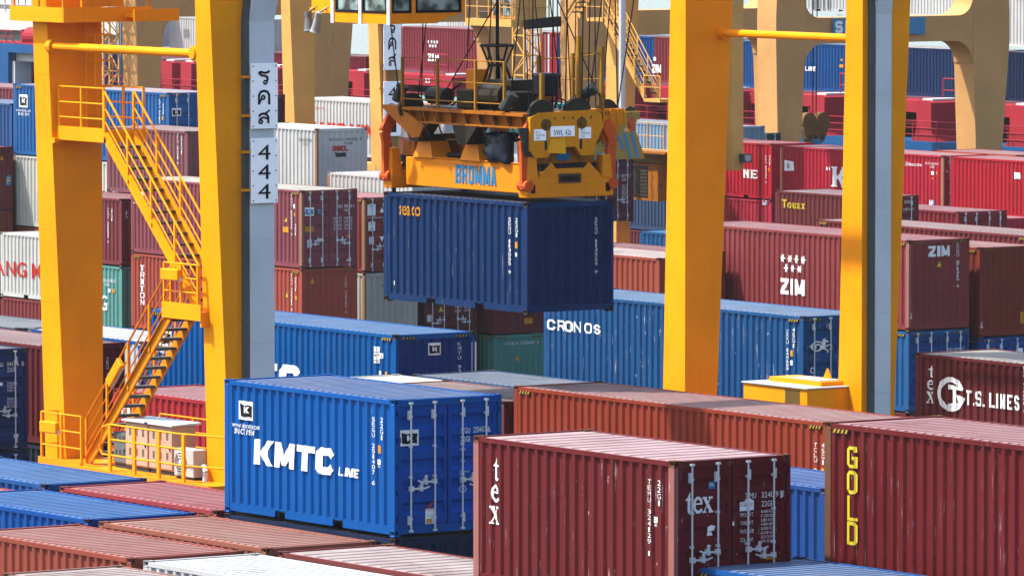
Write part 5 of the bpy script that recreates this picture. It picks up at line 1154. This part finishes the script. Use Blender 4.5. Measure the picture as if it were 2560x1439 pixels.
for i in range(9):
    y = -.6+i*.4
    if i < 4: mb2.prism([(.092, y, -.03), (.092, y+.18, -.03), (.092, y+.4, .33), (.092, y+.22, .33)], (.004, 0, 0))
    else: mb2.prism([(.092, y-.1, .0 if i > 6 else .4), (.092, y+.08, .0 if i > 6 else .4), (.092, y-.28, 1.15), (.092, y-.46, 1.15)], (.004, 0, 0))
mb2.build('chevron_stripes', LETC, s2)
ropes(s2, [((-.1, .4, 2.0), (.0, .2, 14)), ((-.1, 1.6, 2.0), (-.4, 1.5, 14)), ((-5.2, .4, 2.0), (-5.0, .3, 14)), ((-5.2, 1.8, 2.0), (-5.2, 1.8, 14)), ((-3, 1.2, 2.0), (-2.6, 1.2, 14))], .03)
# maintenance cab of the ochre crane
k0 = at(1278, 68, Y=174.0); kl = at(1163, 60, Y=174.0); Lc = k0.x-kl.x
cb = empty('crane_cab', (k0.x, k0.y, k0.z), 'ochre crane cab with a curtained window and railed platform at the top edge', 'crane cab')
MB().box(-Lc, 0, 0, 2.2, 0, .32).build('platform', TAN, cb)
MB().box(-Lc*.55, -.12, .3, 2.0, .325, 2.6).build('body', TAN, cb)
MB().box(-Lc*.5, -.2, .27, .295, .5, 1.5).build('window', GLASS, cb); mb = MB()
for x in (-Lc*.5, -Lc*.26, -.24): mb.box(x-.03, x+.03, .25, .268, .45, 1.55)
mb.box(-Lc*.52, -.15, .25, .268, 1.0, 1.05); mb.build('window_frame', TAN, cb)
mb = MB(); rail(mb, [(-Lc, .05, .32), (-.05, .05, .32), (-.05, 2.1, .32)], step=.9, h=1.1); mb.build('railing', TAN, cb)
MB().cyl((-Lc*.8, .5, .32), (-Lc*.8, .5, .62), .26, 14, 0, .32).build('tub', GREYC, cb); mb = MB(); mb.hexa([(.1, .6, -.1), (.5, .6, -.1), (.5, 2.4, .0), (.1, 2.4, .0), (.1, .6, .3), (.5, .6, .3), (.5, 2.4, .45), (.1, 2.4, .45)]); mb.build('lamp_cluster', BLACK, cb)
# ================================================================== quay cranes
def fillet(mb, y, z, R, sy, sz, x0, x1, n=7):
    pts = [(y, z)]+[(y+sy*R*(1-math.sin(i*PI/2/n)), z+sz*R*(1-math.cos(i*PI/2/n))) for i in range(n+1)]
    pr = [(x0, a, b) for a, b in pts]; mb.prism(pr, (x1-x0, 0, 0))
QTAN = paint((.70, .37, .13), 'dull ochre enamel', rough=.6, dirt=.35, rust=.15)
def quay_crane(frames, label, tower):
    r = empty('quay_crane', (frames[0], 197, 0), label, 'crane', 'cranes along the quay')
    for X in frames:
        x1 = X-frames[0]; x0 = x1-1.55
        for y0, y1, t in ((0, 1.75, .15), (12.0, 14.3, .25)):
            mb = MB(); mb.hexa([(x0, y0+t, 2.6), (x1, y0+t, 2.6), (x1, y1-t*2, 2.6), (x0, y1-t*2, 2.6), (x0, y0, 8.6), (x1, y0, 8.6), (x1, y1, 8.6), (x0, y1, 8.6)])
            mb.box(x0, x1, y0, y1, 8.6, 9.85); mb.hexa([(x0, y0, 9.85), (x1, y0, 9.85), (x1, y1, 9.85), (x0, y1, 9.85), (x0, y0+.3, 17), (x1, y0+.3, 17), (x1, y1-.3, 17), (x0, y1-.3, 17)])
            mb.box(x0-.06, x1+.06, y0+t-.06, y1-2*t+.06, 2.45, 2.6)
            mb.hexa([(x0-.3, y0-.8, -3.2), (x1+.3, y0-.8, -3.2), (x1+.3, y1+.8, -3.2), (x0-.3, y1+.8, -3.2), (x0, y0+t, 2.45), (x1, y0+t, 2.45), (x1, y1-2*t, 2.45), (x0, y1-2*t, 2.45)])
            mb.build('leg', QTAN, r)
        mb = MB(); mb.box(x0+.02, x1-.02, 1.75, 12.0, 8.6, 9.85)
        for sy, y in ((1, 1.75), (-1, 12.0)):
            fillet(mb, y, 8.6, 1.1, sy, -1, x0+.02, x1-.02); fillet(mb, y, 9.85, .9, sy, 1, x0+.02, x1-.02)
        mb.build('portal_beam', QTAN, r)
    if tower:
        tx, ty = tower; t = MB(); a = 1.0
        for dx in (0, a):
            for dy in (0, a): t.bar((tx+dx, ty+dy, .5), (tx+dx, ty+dy, 15), .09)
        for i in range(14):
            z = .6+i; d = i % 2
            for p, q in (((0, 0), (a, 0)), ((a, 0), (a, a)), ((0, a), (a, a)), ((0, 0), (0, a))):
                t.bar((tx+p[0], ty+p[1], z), (tx+q[0], ty+q[1], z), .06)
                if d: p, q = q, p
                t.bar((tx+p[0], ty+p[1], z), (tx+q[0], ty+q[1], z+1), .05)
        t.build('stair_tower', TAN, r)
    return r
q1 = quay_crane((-327.4, -310.0), 'brown ochre quay crane seen between the left yellow legs and behind the cab', (-2.2, -1.4))
q2 = quay_crane((-284.5, -267.7), 'brown ochre quay crane at the right with a blue sign on its portal beam', (-3.4, -1.6))
sg = MB(); a_ = at(2081, 90, X=-267.6); b_ = at(2312, 88, X=-267.6); zt = at(2081, 47, X=-267.6).z
so = MB().box(-267.6+284.5, -267.56+284.5, a_.y-197, b_.y-197, a_.z, zt).build('sign_board', LETC, q2)
face_text(so, (16.945, a_.y-197+.12, a_.z+.12), (0, 1, 0), (0, 0, 1), fit_m(block_text('SI', w=.8, t=.26, gap=.2), .75, .6), LETW)
# rope block of a quay crane
HKB = paint((.20, .10, .035), 'shade darkened rusty brown', rough=.7, dirt=.9, rust=.8)  # brown darkened to hold the shade the block hangs in
bl = at(2036, 315, Y=203); ho = empty('hook_block', (bl.x, bl.y, bl.z-.75), 'rusty brown double sheave hook block hanging right of the right crane leg', 'hook block')
mb = MB(); mb.prism([(-.15, y, z) for y, z in ((-.75, .6), (-.75, 1.0), (.75, 1.0), (.75, .6), (.5, .0), (.15, -.2), (-.3, -.2), (-.6, .1))], (.3, 0, 0)); mb.build('cheek_plate', HKB, ho)
for y in (-.45, -.1, .3): MB().box(.15, .17, y, y+.12, .1, .3).build('keeper_plate', BLACK, ho)
for y in (-.42, .42): MB().cyl((-.2, y, 1.0), (.2, y, 1.0), .42, 20).cyl((.2, y, 1.0), (.23, y, 1.0), .09, 8).build('sheave', HKB, ho)
MB().box(-.1, .17, -.2, .25, -.2, .12).build('blue_tag', LETN, ho); ropes(ho, [((0, -.1, 1.3), (0, -.15, 12)), ((0, .1, 1.3), (0, .2, 12))], .03)
# ================================================================== the container ship
SHR = paint((.42, .028, .045), 'ship red', rough=.5, dirt=.3, rust=.1); SHD = paint((.12, .012, .022), 'ship dark red', rough=.6, dirt=.5); SHB = paint((.012, .10, .28), 'ship blue', rough=.45, dirt=.3, rust=.1); SHW = paint((.72, .73, .73), 'ship white', rough=.45, dirt=.15)
ship = empty('container_ship', (-280, 217, 0), 'blue hulled container ship with bright red deck structures moored behind the quay cranes', 'ship')
def sx(px, Y=217, py=200): return at(px, py, Y=Y).x+280
mb = MB(); mb.box(-190, 190, 0, 29, -6.4, 2.9); mb.build('hull', SHB, ship)
mb = MB(); mb.box(-190, 190, 4.6, 28, 2.9, 4.2); mb.build('hatch_coaming', SHD, ship)
mb = MB(); mb.box(sx(262), 190, 2.2, 4.4, 4.25, 4.85); mb.box(sx(262), 190, 2.6, 4.4, 3.55, 3.7)
for i in range(60):
    x = sx(300)+i*2.6; mb.box(x-.06, x+.06, 2.25, 2.6, 2.9, 4.25)
mb.build('lashing_bridge', SHR, ship)
for px in (426, 474, 690, 905, 1125, 1338, 1548, 1796, 2053, 2319, 2553):
    x = sx(px, 217.6, 270); w = .62
    mb = MB(); mb.prism([(x-w, .3, z) for z in ()] or [(x-w-.5, .35, 2.9), (x+w+.5, .35, 2.9), (x+w+.15, .35, 3.15), (x+w, .35, 3.6), (x+w, .35, 4.9), (x+w*.7, .35, 5.0), (x-w*.7, .35, 5.0), (x-w, .35, 4.9), (x-w, .35, 3.6), (x-w-.15, .35, 3.15)], (0, 2.4, 0)); mb.build('stanchion', SHR, ship)
    MB().box(x-w*.7, x+w*.7, .6, 2.4, 5.005, 5.1).build('stanchion_cap', SHW, ship)
mb = MB(); rail(mb, [(sx(262), .15, 2.9), (sx(2700), .15, 2.9)], h=1.05, post=.05, tube=.025, step=2.0, mids=(.33, .66)); mb.build('deck_railing', SHR, ship)
for px in (2105, 1500, 1090, 2362, 640): x = sx(px, 219); mb = MB(); mb.tube([(x, 1.9, 4.85), (x, 1.9, 6.1), (x+1.4, 1.9, 6.1), (x+1.4, 1.9, 4.85)], .04, 6); mb.cyl((x, 1.9, 5.5), (x+1.4, 1.9, 5.5), .03, 6); mb.build('ladder_hoop', SHR, ship)
for s, px, py, w, h in (('13', 2083, 250, 12, 12), ('3 S', 2372, 263, 17, 13), ('25', 1064, 207, 13, 11), ('7', 1582, 268, 6, 8)):
    p = at(px, py, Y=219.19); d = px_of(p)[2]; face_text(ship, (p.x+280, p.y-217-.0, p.z), (1, 0, 0), (0, 0, 1), fit_m(glyph_polys(s, True), w*d/FPX/.6, h*d/FPX), LETW, lift=.02)
# after part with the blue bulwark, white house and winch
xl, xr = sx(-260), sx(262); xo0, xo1 = sx(20), sx(215)
mb = MB(); mb.box(xl, xo0, .02, 1.5, 2.9, 5.6); mb.box(xo0, xo1, .02, 1.5, 5.05, 5.6); mb.box(xo1, xr, .02, 1.5, 2.9, 5.6); mb.build('bulwark', SHB, ship)
mb = MB(); mb.box(xo0, xo1, .6, 1.5, 4.5, 5.05); mb.box(xo0, xo0+.35, .3, 1.5, 2.9, 4.5); mb.build('opening_lining', SHW, ship); MB().box(xo0, xo1, 4.0, 4.2, 2.9, 5.0).build('deck_wall', paint((.30, .25, .26), 'grey pink paint', rough=.6, dirt=.5), ship)
mb = MB()
for i in range(4): x = xo0+1.0+i*1.6; mb.cyl((x, 2.0, 2.9), (x, 2.0, 4.4), .07, 8); mb.box(x-.4, x+.5, 1.8, 2.4, 2.9, 3.2)
mb.cyl((xo0+2, 2, 3.6), (xo0+5, 2, 3.6), .05, 6); mb.build('mooring_gear', SHR, ship)
mb = MB(); mb.box(xl, sx(250), 2.0, 12, 6.35, 7.6); mb.box(xl, sx(250), 3.0, 12, 7.95, 9.2); mb.box(xl, sx(250), 3.4, 12, 7.6, 7.95); mb.box(xl, sx(250), 3.4, 12, 5.6, 6.35)
for i in range(30): x = xl+.5+i*.85; mb.box(x, x+.05, 1.9, 2.0, 7.6, 8.3)
mb.box(xl, sx(250), 1.9, 2.0, 8.3, 8.4); mb.box(xl, sx(250), 1.9, 2.0, 7.95, 8.0); mb.build('deck_house', SHW, ship)
mb = MB()
for i in range(24): mb.box(xl+.6+i*1.2, xl+1.3+i*1.2, 2.96, 2.995, 8.45, 8.95)
mb.build('house_windows', GLASS, ship)
x = sx(55); mb = MB(); mb.cyl((x-.7, 1.0, 6.1), (x+.7, 1.0, 6.1), .55, 18); mb.box(x-1.0, x-.75, .5, 1.6, 5.6, 6.5); mb.box(x+.75, x+1.0, .5, 1.6, 5.6, 6.5); mb.box(xl, xr, .2, 1.4, 5.6, 5.7)
rail(mb, [(xl, .1, 5.65), (sx(30), .1, 5.65)], h=.75, step=.9, tube=.03); mb.build('winch', SHR, ship)
mb = MB(); mb.box(sx(255), sx(268), 1, 3, 2.9, 12); mb.build('funnel_duct', paint((.16, .24, .33), 'grey blue paint', rough=.5, dirt=.3), ship)
GS = 'containers loaded on the ship deck'
def shipc(key, px0, z, L, H, col, label, Y=221.0, **k):
    x = at(px0, 160, Y=Y).x; LIFTED.add(key); return C_(key, (x+L, Y, z+H), L, H, col, label, group=GS, haz=False, detail=k.pop('detail', False), **k)
ZB = 4.95
shipc('szim', 1003, ZB, L40, S_, (146, 58, 70), 'maroon container with white stars on the ship, right of the lettered ochre plates', roof=(200, 150, 150))
shipc('swhite', 1298, ZB, L20*.5, S_, (228, 226, 224), 'narrow white container on the ship behind the lattice stair tower', detail=False)
shipc('sred', 1352, ZB, L20*.45, S_, (190, 40, 62), 'crimson container on the ship beside the brown crane leg right of the ropes')
shipc('sblue', 1392, ZB, L40*.78, S_, (20, 84, 152), 'blue container with white capitals on the ship, framed by the brown quay crane opening')
shipc('smar', 1634, ZB, L20, S_, (140, 58, 66), 'maroon container on the ship just left of the right front crane leg')
shipc('sblue2', 1822, ZB, L40, S_, (20, 88, 158), 'blue container on the ship above the number 13 on the red deck structure', roof=(150, 170, 200))
shipc('snavy', 2178, ZB, L40*.93, S_, (28, 58, 104), 'dark blue container with dusty white roof on the ship, right of the right crane leg', roof=(216, 208, 200), dust=.9, roofdust=(.5, .48, .45))
shipc('snavy2', 2516, ZB, L40, S_, (24, 46, 84), 'navy container on the ship cut by the right edge')
shipc('swhite2', 1990, 9.0, L20, 2.9, (222, 224, 224), 'white container with door rods standing high on the ship, right of the right crane leg', Y=226)
shipc('swhite3', 2200, 8.9, L40*.85, 2.9, (236, 236, 232), 'white container high on the ship with pale blue stars', Y=226)
shipc('swhite4', 2500, 7.7, L40, 2.9, (232, 232, 228), 'white container stacked on the navy one at the right edge of the ship', Y=222)
shipc('swhite5', 424, ZB+.4, L40*.8, 2.2, (226, 228, 224), 'white container on the ship seen through the left quay crane portal', rust=.25)
shipc('swhite6', 1113, ZB+.4, L20*.65, 2.75, (236, 234, 228), 'white container roof on the ship behind the maroon one with stars', Y=231)
shipc('smarb', 640, ZB-.9, L40, 1.6, (120, 34, 52), 'low dark red container on the ship behind the first ochre crane leg')
for k_ in ('szim',):
    for x, y in ((1072, 104), (1080, 104), (1087, 105), (1094, 105), (1076, 114), (1083, 115), (1090, 115)): mark(k_, 'side', star6(0, 0, 1), LETW, x-3, y+5, x+3, 9, .02, 'star')
    mark(k_, 'side', block_text('ZIM', t=.3, th=.24, gap=.14, ws=ZW), LETW, 1070, 153, 1098, 19, .02); line(k_, 'side', 'ZIMU 280', 1185, 100, 1203, 4); 
mark('sblue', 'side', block_text('KMTC', t=.3, th=.26, gap=.07, ws=T_), LETW, 1440, 162, 1517, 22, .02); mark('sblue', 'side', block_text('LINE', w=.8, t=.26, th=.2, gap=.14, shear=.16), LETW, 1518, 163, 1536, 8, .02)
for y, x1 in ((122, 1548), (130, 1550), (138, 1547)): patch('sblue', 'side', 1540, y, x1, 6, LETW, .01)
mark('smar', 'side', block_text('ZIM', t=.3, th=.24, gap=.14, ws=ZW), LETW, 1631, 182, 1654, 21, .02); patch('smar', 'side', 1635, 152, 1641, 9, LETW, .01)
mark('sblue2', 'side', block_text('KMTC', t=.3, th=.26, gap=.07, ws=T_), LETW, 1930, 172, 2012, 24, .02); mark('sblue2', 'side', block_text('LINE', w=.8, t=.26, th=.2, gap=.14, shear=.16), LETW, 2013, 177, 2041, 11, .02); tri('sblue2', 'side', 2104, 153, 6, 8, LETO); patch('sblue2', 'side', 2099, 169, 2109, 8, LETO, .01)
for x, y in ((2383, 11), (2391, 12), (2399, 12), (2407, 13), (2387, 24), (2395, 25), (2403, 25)): mark('swhite3', 'side', star6(0, 0, 1), LETC, x-3.5, y+6, x+3.5, 11, .02, 'star')
mb = MB(); c_ = CONT['swhite2']
for i in range(4): mb.cyl((-c_.L+1.7+i*.45, -.05, .1), (-c_.L+1.7+i*.45, -.05, 2.8), .03, 6)
mb.build('locking_bar', DKGREY, c_.root); rows('swhite2', 'side', 2011, 38, 2030, 6, ['ZCSU 123', 'MAX WT', 'TARE', 'CU CAP'], 4, LETB); rows('swhite2', 'side', 2092, 40, 2110, 5, ['30.480 KG', '4.200 KG', '26.280 KG', '67.9 CUM'], 3.5, LETB)
# ================================================================== light
SUN = Vector((-.33, -.41, .85)).normalized()
def lights():
    l = bpy.data.lights.new('sun', 'SUN'); l.energy = 4.2; l.angle = math.radians(1.0); l.color = (1, .955, .88)
    o = bpy.data.objects.new('sun', l); COL.objects.link(o)
    o.rotation_euler = SUN.to_track_quat('Z', 'Y').to_euler()
    w = bpy.data.worlds.new('World'); SC.world = w; w.use_nodes = True
    nt = w.node_tree; bg = nt.nodes['Background']
    sk = nt.nodes.new('ShaderNodeTexSky'); sk.sky_type = 'NISHITA'; sk.sun_disc = False
    sk.sun_elevation = math.asin(SUN.z); sk.sun_rotation = math.atan2(SUN.x, SUN.y)
    sk.air_density = 1.2; sk.dust_density = 3.0; sk.ozone_density = 1
    nt.links.new(sk.outputs[0], bg.inputs[0]); bg.inputs[1].default_value = .15
    SC.view_settings.view_transform = 'Standard'; SC.view_settings.look = 'None'
    SC.view_settings.exposure = 1.38; SC.view_settings.gamma = 1
lights()
def haze():
    mb = MB(); mb.box(-1320, 220, -220, 920, -7.4, 22.2)
    m = bpy.data.materials.new('haze'); m.use_nodes = True; nt = m.node_tree
    nt.nodes.remove(nt.nodes['Principled BSDF']); v = nt.nodes.new('ShaderNodeVolumePrincipled')
    v.inputs['Color'].default_value = (.93, .95, .97, 1); v.inputs['Density'].default_value = HAZE; v.inputs['Anisotropy'].default_value = .3
    nt.links.new(v.outputs[0], nt.nodes['Material Output'].inputs['Volume'])
    o = mb.build('haze', m); o['kind'] = 'stuff'
HAZE = .00005
haze()
